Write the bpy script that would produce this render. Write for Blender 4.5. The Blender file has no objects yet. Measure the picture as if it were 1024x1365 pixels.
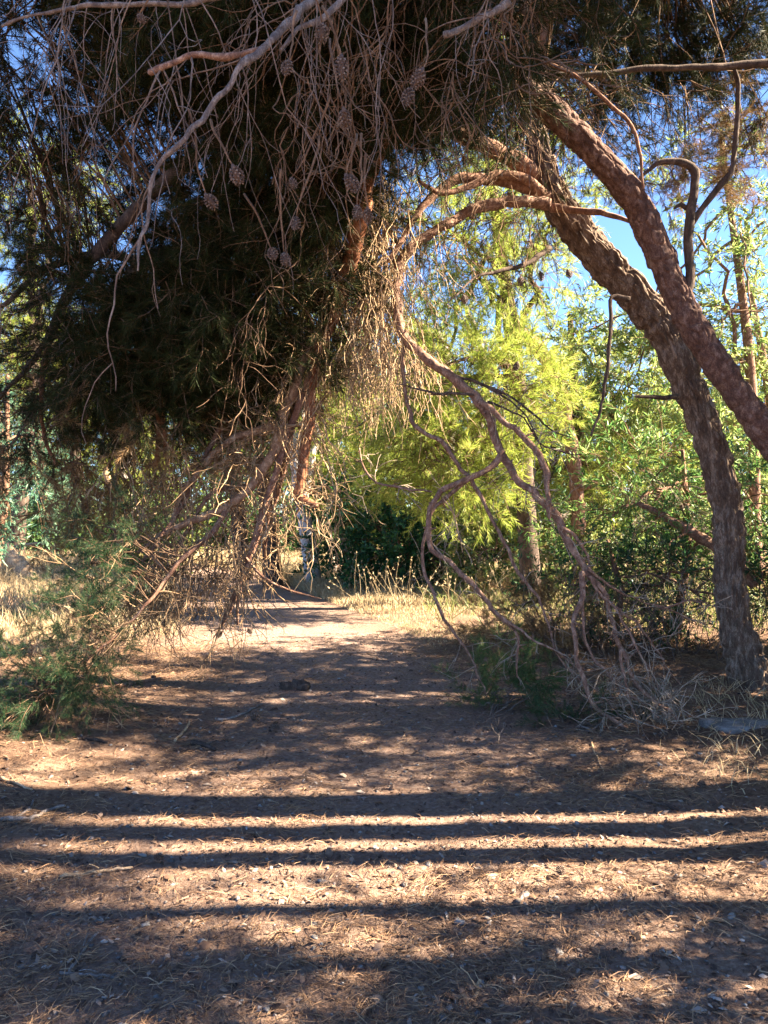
import bpy, math
import numpy as np

# ------------------------------------------------------------------ camera, sky, sun, exposure
F = 1030.0                       # focal length in photo pixels (photo 1024 x 1365)
CX, CY = 512.0, 682.5
EYE = 1.5
SUN_EL = math.radians(36.0)
SUN_AZ = math.radians(1.0)       # sun stands to the +X side, this much towards +Y

scene = bpy.context.scene
cam_data = bpy.data.cameras.new('camera')
cam = bpy.data.objects.new('camera', cam_data)
scene.collection.objects.link(cam)
cam.location = (0, 0, EYE)
cam.rotation_euler = (math.radians(90), 0, 0)
cam_data.sensor_fit = 'VERTICAL'
cam_data.sensor_height = 36.0
cam_data.lens = 36.0 * F / 1365.0
cam_data.clip_start = 0.05
cam_data.clip_end = 2000.0
scene.camera = cam

world = bpy.data.worlds.new('World')
scene.world = world
world.use_nodes = True
wn = world.node_tree.nodes
sky = wn.new('ShaderNodeTexSky')
sky.sky_type = 'NISHITA'
sky.sun_disc = False
sky.sun_elevation = SUN_EL
sky.sun_rotation = math.radians(90) - SUN_AZ
sky.altitude = 300.0
sky.air_density = 0.62
sky.dust_density = 0.0
sky.ozone_density = 5.0
wn['Background'].inputs['Strength'].default_value = 0.05
world.node_tree.links.new(sky.outputs['Color'], wn['Background'].inputs['Color'])

sun_data = bpy.data.lights.new('sun', 'SUN')
sun_data.energy = 5.0
sun_data.angle = math.radians(0.5)
sun_data.color = (1.0, 0.84, 0.62)
sun = bpy.data.objects.new('sun', sun_data)
scene.collection.objects.link(sun)
sun.rotation_euler = (0, math.radians(90) - SUN_EL, SUN_AZ)
sun.location = (20, 0, 20)

scene.view_settings.view_transform = 'Standard'
scene.view_settings.look = 'None'
scene.view_settings.exposure = 3.4
scene.view_settings.gamma = 1.0
scene.render.engine = 'CYCLES'
scene.cycles.max_bounces = 5
scene.cycles.diffuse_bounces = 2
scene.cycles.transmission_bounces = 3
scene.cycles.use_denoising = True

# ------------------------------------------------------------------ helpers
rng = np.random.default_rng(11)

def P(px, py, d):
    """photo pixel at distance d (metres along the view axis) -> point in the world"""
    return np.array([(px - CX) / F * d, d, EYE - (py - CY) / F * d])

def _hash(i, j, k, seed):
    n = (i * 374761393 + j * 668265263 + k * 2147483647 + seed * 1274126177) & 0xffffffff
    n = ((n ^ (n >> 13)) * 1274126177) & 0xffffffff
    n = ((n ^ (n >> 16)) * 2246822519) & 0xffffffff
    return ((n ^ (n >> 15)) & 0xffffff) / float(0xffffff)

def vnoise(p, seed=0):
    p = np.asarray(p, float)
    i = np.floor(p).astype(np.int64); f = p - i; f = f * f * (3 - 2 * f)
    r = 0
    for a in (0, 1):
        for b in (0, 1):
            for c in (0, 1):
                w = (f[:, 0] if a else 1 - f[:, 0]) * (f[:, 1] if b else 1 - f[:, 1]) * (f[:, 2] if c else 1 - f[:, 2])
                r = r + w * _hash(i[:, 0] + a, i[:, 1] + b, i[:, 2] + c, seed)
    return r

def fbm(p, seed=0, octaves=3):
    r = 0; amp = 0.5; p = np.asarray(p, float)
    for o in range(octaves):
        r = r + amp * vnoise(p * 2 ** o, seed + o); amp *= 0.5
    return r / (1 - 0.5 ** octaves)

def worley(p, seed=0):
    p = np.asarray(p, float); i = np.floor(p).astype(np.int64)
    f1 = np.full(len(p), 9.0); f2 = np.full(len(p), 9.0); idv = np.zeros(len(p))
    for a in (-1, 0, 1):
        for b in (-1, 0, 1):
            for c in (-1, 0, 1):
                x, y, z = i[:, 0] + a, i[:, 1] + b, i[:, 2] + c
                q = np.stack([x + _hash(x, y, z, seed), y + _hash(x, y, z, seed + 7), z + _hash(x, y, z, seed + 13)], 1)
                d = np.linalg.norm(q - p, axis=1)
                near = d < f1
                f2 = np.where(near, f1, np.minimum(f2, d))
                idv = np.where(near, _hash(x, y, z, seed + 29), idv)
                f1 = np.where(near, d, f1)
    return f1, f2, idv

def unit(v):
    v = np.asarray(v, float)
    return v / (np.linalg.norm(v, axis=-1, keepdims=True) + 1e-9)

class Geo:
    """collects shapes and links them as one mesh object"""
    def __init__(self):
        self.v = []; self.t = []; self.q = []; self.tm = []; self.qm = []; self.n = 0
    def add(self, v, tris=None, quads=None, m=0):
        v = np.asarray(v, np.float32).reshape(-1, 3)
        if tris is not None and len(tris):
            tris = np.asarray(tris, np.int64).reshape(-1, 3)
            self.t.append(tris + self.n)
            self.tm.append(np.full(len(tris), m) if np.isscalar(m) else m)
        if quads is not None and len(quads):
            quads = np.asarray(quads, np.int64).reshape(-1, 4)
            self.q.append(quads + self.n)
            self.qm.append(np.full(len(quads), m) if np.isscalar(m) else m)
        self.v.append(v); self.n += len(v)
    def arrays(self):
        v = np.concatenate(self.v) if self.v else np.zeros((0, 3), np.float32)
        t = np.concatenate(self.t) if self.t else np.zeros((0, 3), np.int64)
        q = np.concatenate(self.q) if self.q else np.zeros((0, 4), np.int64)
        tm = np.concatenate(self.tm) if self.tm else np.zeros(0, int)
        qm = np.concatenate(self.qm) if self.qm else np.zeros(0, int)
        return v, t, q, tm, qm
    def mesh(self, name, mats, smooth=True, origin=None):
        v, t, q, tm, qm = self.arrays()
        if origin is not None:
            v = v - np.asarray(origin, np.float32)
        me = bpy.data.meshes.new(name)
        me.vertices.add(len(v)); me.vertices.foreach_set('co', v.astype(np.float32).ravel())
        loops = np.concatenate([t.ravel(), q.ravel()]).astype(np.int32)
        me.loops.add(len(loops)); me.loops.foreach_set('vertex_index', loops)
        tot = np.concatenate([np.full(len(t), 3), np.full(len(q), 4)]).astype(np.int32)
        start = np.concatenate([[0], np.cumsum(tot)[:-1]]).astype(np.int32)
        me.polygons.add(len(tot))
        me.polygons.foreach_set('loop_start', start)
        me.polygons.foreach_set('material_index', np.concatenate([tm, qm]).astype(np.int32))
        if smooth:
            me.polygons.foreach_set('use_smooth', np.ones(len(tot), bool))
        me.update(calc_edges=True)
        for m in (mats if isinstance(mats, (list, tuple)) else [mats]):
            me.materials.append(m)
        return me

def link(name, me, parent=None, loc=None):
    o = bpy.data.objects.new(name, me)
    scene.collection.objects.link(o)
    if loc is not None: o.location = loc
    if parent is not None: o.parent = parent
    return o

def tag(o, label=None, cat=None, group=None, kind=None):
    if label: o['label'] = label
    if cat: o['category'] = cat
    if group: o['group'] = group
    if kind: o['kind'] = kind
    return o

def thing(name, loc, label, cat, group=None):
    o = bpy.data.objects.new(name, None)
    scene.collection.objects.link(o)
    o.location = tuple(loc); o.empty_display_size = 0.2
    return tag(o, label, cat, group)

def part(name, geo, mats, root, smooth=True):
    """a mesh in world coordinates, hung under its thing"""
    org = np.array(root.location)
    o = link(name, geo.mesh(name, mats, smooth, org), root)
    if name in ('twig_tangle', 'stem'): o['kind'] = 'stuff'
    return o

def resample(pts, n):
    """Catmull-Rom through pts (k x m) -> n points"""
    pts = np.asarray(pts, float); k = len(pts)
    if k < 3:
        t = np.linspace(0, 1, n)[:, None]; return pts[0] * (1 - t) + pts[-1] * t
    ext = np.vstack([2 * pts[0] - pts[1], pts, 2 * pts[-1] - pts[-2]])
    seg = np.linalg.norm(np.diff(pts[:, :3], axis=0), axis=1) + 1e-6
    cum = np.concatenate([[0], np.cumsum(seg)])
    s = np.linspace(0, cum[-1], n)
    i = np.clip(np.searchsorted(cum, s, side='right') - 1, 0, k - 2)
    u = ((s - cum[i]) / seg[i])[:, None]
    p0, p1, p2, p3 = ext[i], ext[i + 1], ext[i + 2], ext[i + 3]
    return 0.5 * (2 * p1 + (p2 - p0) * u + (2 * p0 - 5 * p1 + 4 * p2 - p3) * u ** 2 + (3 * p1 - p0 - 3 * p2 + p3) * u ** 3)

def tube(geo, pts, rad, sides=6, m=0, cap=True):
    pts = np.asarray(pts, float); n = len(pts); rad = np.broadcast_to(np.asarray(rad, float), (n,))
    tan = unit(np.gradient(pts, axis=0))
    ref = np.array([0.31, 0.87, 0.38]) if abs(tan[0] @ np.array([0.31, 0.87, 0.38])) < 0.9 else np.array([1.0, 0, 0])
    nor = np.zeros((n, 3)); a = unit(np.cross(tan[0], ref))
    for i in range(n):
        a = a - tan[i] * (a @ tan[i]); a = a / (np.linalg.norm(a) + 1e-9); nor[i] = a
    bi = np.cross(tan, nor)
    th = np.arange(sides) / sides * 2 * math.pi
    ring = nor[:, None, :] * np.cos(th)[None, :, None] + bi[:, None, :] * np.sin(th)[None, :, None]
    v = pts[:, None, :] + ring * rad[:, None, None]
    idx = np.arange(n * sides).reshape(n, sides)
    q = np.stack([idx[:-1], np.roll(idx[:-1], -1, 1), np.roll(idx[1:], -1, 1), idx[1:]], -1).reshape(-1, 4)
    v = v.reshape(-1, 3); tris = None
    if cap:
        v = np.vstack([v, pts[-1] + tan[-1] * rad[-1] * 0.6, pts[0] - tan[0] * rad[0] * 0.3])
        e = idx[-1]; s = idx[0]
        tris = np.vstack([np.stack([e, np.roll(e, -1), np.full(sides, n * sides)], 1),
                          np.stack([np.roll(s, -1), s, np.full(sides, n * sides + 1)], 1)])
    geo.add(v, tris, q, m)
    return pts, ring

def bark_tube(geo, pts, rad, sides, scale, depth, seed, plates=False, knots=0.04, m=0):
    """trunk with real relief: furrowed ridges or scaly plates"""
    g = Geo(); pts = np.asarray(pts, float); rad = np.asarray(rad, float)
    tube(g, pts, rad, sides, cap=True)
    v, t, q, _, _ = g.arrays(); v = v.astype(float)
    n = len(pts)
    ctr = np.repeat(pts, sides, 0); body = v[:n * sides]
    out = unit(body - ctr)
    s = np.concatenate([[0], np.cumsum(np.linalg.norm(np.diff(pts, axis=0), axis=1))])
    sv = np.repeat(s, sides)
    along = sv * scale * (0.55 if plates else 0.16)
    th = np.tile(np.arange(sides) / sides * 2 * math.pi, n)
    k = rad.mean() * scale
    cyl = np.stack([np.cos(th) * k, np.sin(th) * k, along], 1)
    warp = np.stack([fbm(cyl * [.5, .5, .9] + 11, seed + 3), fbm(cyl * [.5, .5, .9] + 37, seed + 4), fbm(cyl * .6, seed + 5)], 1) - .5
    cyl = cyl + warp * [1.1, 1.1, 1.8]
    f1, f2, idv = worley(cyl, seed)
    e = np.clip((f2 - f1) / (0.22 if plates else 0.38), 0, 1); edge = e * e * (3 - 2 * e)
    fine = fbm(cyl * 5.0, seed + 6)
    h = depth * (edge * (0.5 + 0.8 * idv) * (.55 + .9 * fbm(cyl * .13, seed + 8)) + 0.4 * (fine - .5))
    lump = (fbm(np.stack([np.cos(th) * 1.2, np.sin(th) * 1.2, sv * 1.6], 1), seed + 9) - .5) * 2 * knots
    body = ctr + (body - ctr) * (1 + lump)[:, None] + out * (h - depth * 0.6)[:, None]
    v[:n * sides] = body
    geo.add(v, t, q, m)

def limb_px(pl, d0, d1=None, wob=0.0):
    """traced limb: list of (px, py, width px[, depth]) -> points and radii"""
    k = len(pl); d1 = d0 if d1 is None else d1
    pts = []; rad = []
    for i, e in enumerate(pl):
        d = e[3] if len(e) > 3 else d0 + (d1 - d0) * i / max(1, k - 1)
        pts.append(P(e[0], e[1], d)); rad.append(e[2] / 2 / F * d)
    pts = np.array(pts); rad = np.array(rad)
    L = np.linalg.norm(np.diff(pts, axis=0), axis=1).sum()
    n = max(6, int(L / 0.05))
    full = resample(np.hstack([pts, rad[:, None]]), n)
    p, r = full[:, :3], np.maximum(full[:, 3], 0.0012)
    if wob:
        s = np.arange(n) * 0.05
        off = np.stack([vnoise(np.stack([s * 4, s * 0 + j * 7.3, s * 0 + pl[0][0] * .37], 1), j) - .5 for j in range(3)], 1)
        off2 = np.stack([vnoise(np.stack([s * 13, s * 0 + j * 3.1, s * 0 + pl[0][1] * .53], 1), j + 5) - .5 for j in range(3)], 1)
        p = p + (off * 2 + off2 * 1.3) * wob
    r = r * (0.9 + 0.25 * vnoise(np.stack([np.arange(n) * .9, np.full(n, pl[0][1] * .31), np.zeros(n)], 1), 4))
    return p, r

def walk(start, direction, length, steps, grav, wander, r=None):
    """wandering polyline, pulled down by grav"""
    r = rng if r is None else r
    p = np.array(start, float); d = unit(direction); out = [p.copy()]; st = length / steps
    for i in range(steps):
        d = unit(d + np.array([0, 0, -grav]) + r.normal(0, wander, 3)); p = p + d * st; out.append(p.copy())
    return np.array(out)

def dead_twig(geo, start, direction, length, rad, level, grav=0.15, wander=0.2, kids=5, m=0, zmin=0.02, rmin=.0028):
    steps = max(4, int(length / 0.055)) if level > 1 else max(3, int(length / 0.05))
    pts = walk(start, direction, length, min(steps, 14), grav, wander)
    pts[:, 2] = np.maximum(pts[:, 2], zmin)
    tube(geo, pts, np.linspace(rad, max(rad * 0.45, rmin * .7), len(pts)), 5 if rad > .006 else 3, m, cap=False)
    if level > 0:
        for c in range(rng.poisson(kids) + 1):
            i = rng.integers(1, len(pts) - 1)
            dr = unit(pts[i] - pts[i - 1]) + rng.normal(0, 0.6, 3)
            dead_twig(geo, pts[i], dr, length * rng.uniform(.3, .65), max(rad * 0.6, rmin), level - 1, grav, wander * 1.1, kids * .75, m, zmin, rmin)
    return pts

def twigs_along(geo, pts, n, lo, hi, rad, level, down=0.4, grav=0.1, wander=0.2, i0=0.1, kids=4, m=0, bias=(0, 0, 0), rmin=.0028):
    for k in range(n):
        i = int(rng.uniform(i0, 0.99) * (len(pts) - 1))
        dr = rng.normal(0, 1, 3); dr[2] -= down; dr += np.array(bias)
        dead_twig(geo, pts[i], dr, rng.uniform(lo, hi), rad * rng.uniform(.6, 1.2), level, grav, wander, kids, m, rmin=rmin)

# ------------------------------------------------------------------ materials
def mat_base(name):
    m = bpy.data.materials.new(name); m.use_nodes = True
    nt = m.node_tree
    return m, nt, nt.nodes, nt.links, nt.nodes['Principled BSDF']

def ramp(nt, stops):
    r = nt.nodes.new('ShaderNodeValToRGB'); e = r.color_ramp.elements
    e[0].position, e[0].color = stops[0][0], (*stops[0][1], 1)
    e[1].position, e[1].color = stops[-1][0], (*stops[-1][1], 1)
    for pos, c in stops[1:-1]:
        x = e.new(pos); x.color = (*c, 1)
    return r

def noise_node(nt, scale, detail=4, rough=0.6, vec=None, dist=0.0):
    n = nt.nodes.new('ShaderNodeTexNoise')
    n.inputs['Scale'].default_value = scale; n.inputs['Detail'].default_value = detail
    n.inputs['Roughness'].default_value = rough; n.inputs['Distortion'].default_value = dist
    if vec is None:
        g = nt.nodes.new('ShaderNodeNewGeometry'); vec = g.outputs['Position']
    nt.links.new(vec, n.inputs['Vector'])
    return n

def leaf_mat(name, stops, translucent=0.4, rough=0.5, patch=0.0):
    """leaves: tint differs from leaf to leaf, light shines through"""
    m, nt, N, L, b = mat_base(name)
    g = N.new('ShaderNodeNewGeometry')
    val = g.outputs['Random Per Island']
    if patch:
        no = noise_node(nt, 1.3, 2, 0.5, g.outputs['Position'])
        mx = N.new('ShaderNodeMix'); mx.data_type = 'FLOAT'; mx.inputs[0].default_value = patch
        L.new(val, mx.inputs[2]); L.new(no.outputs['Fac'], mx.inputs[3]); val = mx.outputs[0]
    r = ramp(nt, stops); L.new(val, r.inputs['Fac'])
    L.new(r.outputs['Color'], b.inputs['Base Color'])
    b.inputs['Roughness'].default_value = rough
    b.inputs['Specular IOR Level'].default_value = 0.05 if name == 'needle_dark' else 0.3
    tr = N.new('ShaderNodeBsdfTranslucent'); L.new(r.outputs['Color'], tr.inputs['Color'])
    mix = N.new('ShaderNodeMixShader'); mix.inputs['Fac'].default_value = translucent
    L.new(b.outputs[0], mix.inputs[1]); L.new(tr.outputs[0], mix.inputs[2])
    L.new(mix.outputs[0], N['Material Output'].inputs['Surface'])
    return m

def bark_mat(name, dark, mid, light, scale=14, bump=0.5, stretch=0.35, light_at=0.62):
    m, nt, N, L, b = mat_base(name)
    g = N.new('ShaderNodeNewGeometry')
    mp = N.new('ShaderNodeMapping'); mp.inputs['Scale'].default_value = (1, 1, stretch)
    L.new(g.outputs['Position'], mp.inputs['Vector'])
    n1 = noise_node(nt, scale, 6, 0.65, mp.outputs[0], 0.4)
    n2 = noise_node(nt, scale * 7, 4, 0.6, mp.outputs[0])
    mx = N.new('ShaderNodeMix'); mx.data_type = 'FLOAT'; mx.inputs[0].default_value = 0.35
    L.new(n1.outputs['Fac'], mx.inputs[2]); L.new(n2.outputs['Fac'], mx.inputs[3])
    r = ramp(nt, [(0.34, dark), (0.5, mid), (light_at, light)])
    L.new(mx.outputs[0], r.inputs['Fac']); L.new(r.outputs['Color'], b.inputs['Base Color'])
    b.inputs['Roughness'].default_value = 0.92; b.inputs['Specular IOR Level'].default_value = 0.15
    bp = N.new('ShaderNodeBump'); bp.inputs['Strength'].default_value = bump; bp.inputs['Distance'].default_value = 0.012
    L.new(mx.outputs[0], bp.inputs['Height']); L.new(bp.outputs[0], b.inputs['Normal'])
    return m

M = {}
M['bark_furrowed'] = bark_mat('bark_furrowed', (.040, .028, .022), (.12, .082, .060), (.29, .23, .18), 22, 0.9, 0.3)
M['bark_scaly'] = bark_mat('bark_scaly', (.035, .021, .018), (.11, .062, .048), (.23, .155, .125), 20, 0.9, 0.6)
M['bark_red'] = bark_mat('bark_red', (.075, .032, .020), (.22, .088, .045), (.36, .20, .12), 26, 0.5, 0.6)
M['bark_brown'] = bark_mat('bark_brown', (.07, .038, .026), (.19, .10, .068), (.36, .24, .17), 30, 0.5, 0.6)
M['bark_dead'] = bark_mat('bark_dead', (.07, .040, .030), (.20, .115, .082), (.38, .265, .20), 34, 0.8, 0.6)
M['limb_tan'] = bark_mat('limb_tan', (.10, .055, .035), (.25, .15, .095), (.46, .33, .22), 24, 0.6, 0.5)
M['wood_pale'] = bark_mat('wood_pale', (.16, .10, .06), (.40, .27, .16), (.58, .43, .28), 24, 0.4, 0.5)
M['wood_grey'] = bark_mat('wood_grey', (.075, .058, .05), (.19, .155, .135), (.33, .29, .26), 26, 0.6, 0.5)
M['bark_silver'] = bark_mat('bark_silver', (.16, .14, .14), (.36, .34, .34), (.58, .56, .54), 16, 0.6, 0.3)
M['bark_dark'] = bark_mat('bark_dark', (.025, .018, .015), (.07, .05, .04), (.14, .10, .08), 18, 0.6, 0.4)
M['twig_tan'] = bark_mat('twig_tan', (.11, .065, .035), (.27, .175, .10), (.46, .33, .20), 9, 0.1, 1.0)
M['twig_grey'] = bark_mat('twig_grey', (.13, .10, .08), (.28, .22, .17), (.46, .39, .31), 9, 0.1, 1.0)
M['twig_straw'] = bark_mat('twig_straw', (.16, .10, .055), (.36, .25, .15), (.55, .42, .27), 9, 0.1, 1.0)
M['wood_ash'] = bark_mat('wood_ash', (.05, .038, .033), (.14, .11, .096), (.27, .23, .20), 30, 0.7, 0.5)
M['twig_ash'] = bark_mat('twig_ash', (.055, .04, .034), (.13, .098, .08), (.24, .19, .16), 9, 0.1, 1.0)
M['twig_brown'] = bark_mat('twig_brown', (.05, .03, .02), (.13, .08, .05), (.25, .16, .10), 9, 0.1, 1.0)
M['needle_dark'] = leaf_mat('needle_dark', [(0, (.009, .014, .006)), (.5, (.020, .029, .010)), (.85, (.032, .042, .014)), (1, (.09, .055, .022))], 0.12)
M['needle_green'] = leaf_mat('needle_green', [(0, (.03, .07, .022)), (.6, (.06, .125, .035)), (1, (.12, .17, .05))], 0.3)
M['needle_blue'] = leaf_mat('needle_blue', [(0, (.016, .045, .020)), (.6, (.036, .088, .036)), (.94, (.08, .135, .045)), (1, (.16, .10, .05))], 0.3)
M['needle_lime'] = leaf_mat('needle_lime', [(0, (.17, .24, .03)), (.5, (.29, .37, .06)), (.85, (.40, .44, .10)), (1, (.42, .32, .11))], 0.5)
M['needle_brown'] = leaf_mat('needle_brown', [(0, (.11, .06, .025)), (.5, (.24, .14, .055)), (1, (.36, .24, .11))], 0.3)
M['leaf_acacia'] = leaf_mat('leaf_acacia', [(0, (.05, .13, .04)), (.45, (.12, .25, .065)), (.84, (.24, .34, .095)), (.93, (.34, .22, .09)), (1, (.38, .17, .085))], 0.5, 0.4, 0.2)
M['leaf_blue'] = leaf_mat('leaf_blue', [(0, (.05, .13, .085)), (.6, (.11, .23, .15)), (1, (.20, .32, .19))], 0.35, 0.4)
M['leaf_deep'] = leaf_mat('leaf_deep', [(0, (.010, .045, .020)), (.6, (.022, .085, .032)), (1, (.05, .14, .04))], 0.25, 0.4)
M['leaf_pale'] = leaf_mat('leaf_pale', [(0, (.13, .22, .06)), (.5, (.26, .36, .10)), (.82, (.36, .38, .14)), (1, (.45, .25, .14))], 0.5, 0.45, 0.25)
M['grass_dry'] = leaf_mat('grass_dry', [(0, (.25, .18, .095)), (.5, (.44, .34, .20)), (.9, (.58, .48, .31)), (1, (.30, .30, .12))], 0.4, 0.6, 0.2)
M['grass_green'] = leaf_mat('grass_green', [(0, (.06, .11, .03)), (.6, (.17, .22, .06)), (1, (.38, .34, .12))], 0.35, 0.5)
M['litter'] = leaf_mat('litter', [(0, (.075, .045, .030)), (.4, (.19, .108, .060)), (.75, (.34, .205, .112)), (1, (.50, .35, .21))], 0.05, 0.7, 0.25)
M['chip'] = leaf_mat('chip', [(0, (.035, .022, .018)), (.5, (.13, .075, .05)), (.8, (.24, .15, .10)), (1, (.34, .29, .25))], 0.0, 0.8)
M['stone'] = leaf_mat('stone', [(0, (.08, .072, .068)), (.6, (.16, .145, .137)), (.92, (.24, .225, .21)), (1, (.40, .38, .355))], 0.0, 0.8)

M['rock'] = bark_mat('rock', (.09, .08, .075), (.17, .155, .145), (.26, .24, .225), 11, 0.8, 1.0)
def cone_material():
    m, nt, N, L, b = mat_base('pine_cone')
    g = N.new('ShaderNodeNewGeometry')
    r = ramp(nt, [(0, (.06, .034, .022)), (.6, (.115, .072, .05)), (1, (.20, .15, .115))])
    L.new(g.outputs['Random Per Island'], r.inputs['Fac']); L.new(r.outputs['Color'], b.inputs['Base Color'])
    b.inputs['Roughness'].default_value = 0.7
    return m
M['cone'] = cone_material()

def ground_material():
    m, nt, N, L, b = mat_base('ground')
    g = N.new('ShaderNodeNewGeometry')
    n1 = noise_node(nt, 1.7, 5, 0.6, g.outputs['Position'])
    n2 = noise_node(nt, 38, 6, 0.7, g.outputs['Position'], 0.3)
    n3 = noise_node(nt, 190, 3, 0.6, g.outputs['Position'])
    mx = N.new('ShaderNodeMix'); mx.data_type = 'FLOAT'; mx.inputs[0].default_value = 0.55
    L.new(n1.outputs['Fac'], mx.inputs[2]); L.new(n2.outputs['Fac'], mx.inputs[3])
    r = ramp(nt, [(0.32, (.065, .042, .034)), (0.48, (.165, .100, .068)), (0.60, (.265, .180, .128)), (0.72, (.39, .30, .235))])
    L.new(mx.outputs[0], r.inputs['Fac'])
    at = N.new('ShaderNodeAttribute'); at.attribute_name = 'bare'      # trodden gravel of the path
    r2 = ramp(nt, [(0.3, (.14, .088, .070)), (0.5, (.26, .178, .142)), (0.7, (.39, .31, .26))])
    L.new(n2.outputs['Fac'], r2.inputs['Fac'])
    mc = N.new('ShaderNodeMix'); mc.data_type = 'RGBA'
    L.new(at.outputs['Fac'], mc.inputs[0]); L.new(r.outputs['Color'], mc.inputs[6]); L.new(r2.outputs['Color'], mc.inputs[7])
    L.new(mc.outputs[2], b.inputs['Base Color'])
    b.inputs['Roughness'].default_value = 0.95; b.inputs['Specular IOR Level'].default_value = 0.1
    ad = N.new('ShaderNodeMath'); ad.operation = 'MULTIPLY_ADD'; ad.inputs[1].default_value = 0.35
    L.new(n3.outputs['Fac'], ad.inputs[0]); L.new(n2.outputs['Fac'], ad.inputs[2])
    bp = N.new('ShaderNodeBump'); bp.inputs['Strength'].default_value = 0.9; bp.inputs['Distance'].default_value = 0.03
    L.new(ad.outputs[0], bp.inputs['Height']); L.new(bp.outputs[0], b.inputs['Normal'])
    return m
M['ground'] = ground_material()

# ------------------------------------------------------------------ ground and path
PATH = np.array([(0.0, -6, 3.4), (0.0, 2, 3.2), (0.0, 5, 2.9), (-0.45, 7.5, 2.3), (-1.1, 9.5, 2.5), (-1.95, 12, 2.4), (-3.2, 16, 2.1), (-4.6, 19, 1.9), (-8, 22, 1.9), (-14, 24, 1.9)])
PATH_C = resample(PATH, 200)

def path_dist(x, y):
    """signed distance to the edge of the path, negative inside"""
    x = np.asarray(x, float); y = np.asarray(y, float); best = np.full(x.shape, 99.0)
    for c in PATH_C:
        best = np.minimum(best, np.hypot(x - c[0], y - c[1]) - c[2] / 2)
    return best

def hgt(x, y):
    x = np.asarray(x, float); y = np.asarray(y, float); z = np.zeros_like(x)
    p = np.stack([x.ravel(), y.ravel(), z.ravel()], 1)
    h = (fbm(p * 0.45, 1, 2) - .5) * 0.16 + (fbm(p * 2.3, 5, 3) - .5) * 0.07 + (fbm(p * 11, 8, 2) - .5) * 0.022
    h = h.reshape(x.shape)
    near = np.clip(1.2 - np.hypot(x, y) / 400, 0, 1)
    e = np.clip((path_dist(x, y) + .2) / 1.2, 0, 1)
    return h * near * (0.45 + 0.55 * e) + 0.05 * e

def axis_steps(lo, hi, c0, c1, fine, grow):
    out = list(np.arange(c0, c1, fine)); s = fine; v = out[-1]
    while v < hi: s *= grow; v += s; out.append(v)
    s = fine; v = c0; left = []
    while v > lo: s *= grow; v -= s; left.append(v)
    return np.array(left[::-1] + out)

gx = axis_steps(-420, 420, -3.4, 3.4, 0.045, 1.10)
gy = axis_steps(-200, 700, 1.7, 8.5, 0.04, 1.07)
GX, GY = np.meshgrid(gx, gy)
GZ = hgt(GX, GY)
gv = np.stack([GX.ravel(), GY.ravel(), GZ.ravel()], 1)
gi = np.arange(GX.size).reshape(GX.shape)
gq = np.stack([gi[:-1, :-1], gi[:-1, 1:], gi[1:, 1:], gi[1:, :-1]], -1).reshape(-1, 4)
fc = gv[gq].mean(1)
pd_face = path_dist(fc[:, 0], fc[:, 1]) + (fbm(fc * 2.5, 3) - .5) * 0.5
inside = pd_face < 0
pd_v = path_dist(gv[:, 0], gv[:, 1]) + (fbm(gv * 2.5, 3) - .5) * 0.8
bare = np.clip(0.35 - pd_v * 0.9, 0, 1) * np.clip(.25 + gv[:, 1] / 11, 0.3, 1)
for nm, sel in (('ground', ~inside), ('path', inside)):
    used, inv = np.unique(gq[sel], return_inverse=True)
    g = Geo(); g.add(gv[used], quads=inv.reshape(-1, 4))
    me = g.mesh(nm, M['ground'])
    a = me.attributes.new('bare', 'FLOAT', 'POINT'); a.data.foreach_set('value', bare[used].astype(np.float32))
    tag(link(nm, me), kind='structure')

def G(px, py, up=0.0):
    """photo pixel on the ground -> point in the world"""
    d = EYE * F / (py - CY)
    for _ in range(4):
        x = (px - CX) / F * d
        d = (EYE - float(hgt(np.array([x]), np.array([d]))[0])) * F / (py - CY)
    x = (px - CX) / F * d
    return np.array([x, d, float(hgt(np.array([x]), np.array([d]))[0]) + up])

def on_ground(p, up=0.0):
    p = np.array(p, float); p[..., 2] = hgt(p[..., 0], p[..., 1]) + up
    return p

# ------------------------------------------------------------------ foliage templates
def rot_to(axis, roll):
    """rotation matrices taking +Z to each axis"""
    axis = unit(axis); ref = np.where(np.abs(axis[:, 2:3]) > .93, np.array([[1., 0, 0]]), np.array([[0, 0, 1.]]))
    u = unit(np.cross(ref, axis)); w = np.cross(axis, u)
    c, s = np.cos(roll)[:, None], np.sin(roll)[:, None]
    return np.stack([u * c + w * s, -u * s + w * c, axis], 2)

def needles(n, length, width, z0, z1, r, lo=0.5, hi=1.25):
    """single blades leaving a +Z stem"""
    z = r.uniform(z0, z1, n); a = r.uniform(0, 6.283, n)
    t = (z - z0) / (z1 - z0 + 1e-6); pit = r.uniform(lo, hi, n) * (1 - .55 * t)
    d = np.stack([np.cos(a) * np.sin(pit), np.sin(a) * np.sin(pit), np.cos(pit)], 1)
    side = unit(np.cross(d, r.normal(0, 1, (n, 3)))) * width / 2
    b = np.stack([np.zeros(n), np.zeros(n), z], 1)
    tip = b + d * (length * r.uniform(.75, 1.15, n))[:, None]
    return np.stack([b - side, b + side, tip], 1).reshape(-1, 3), np.arange(3 * n).reshape(-1, 3)

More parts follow.
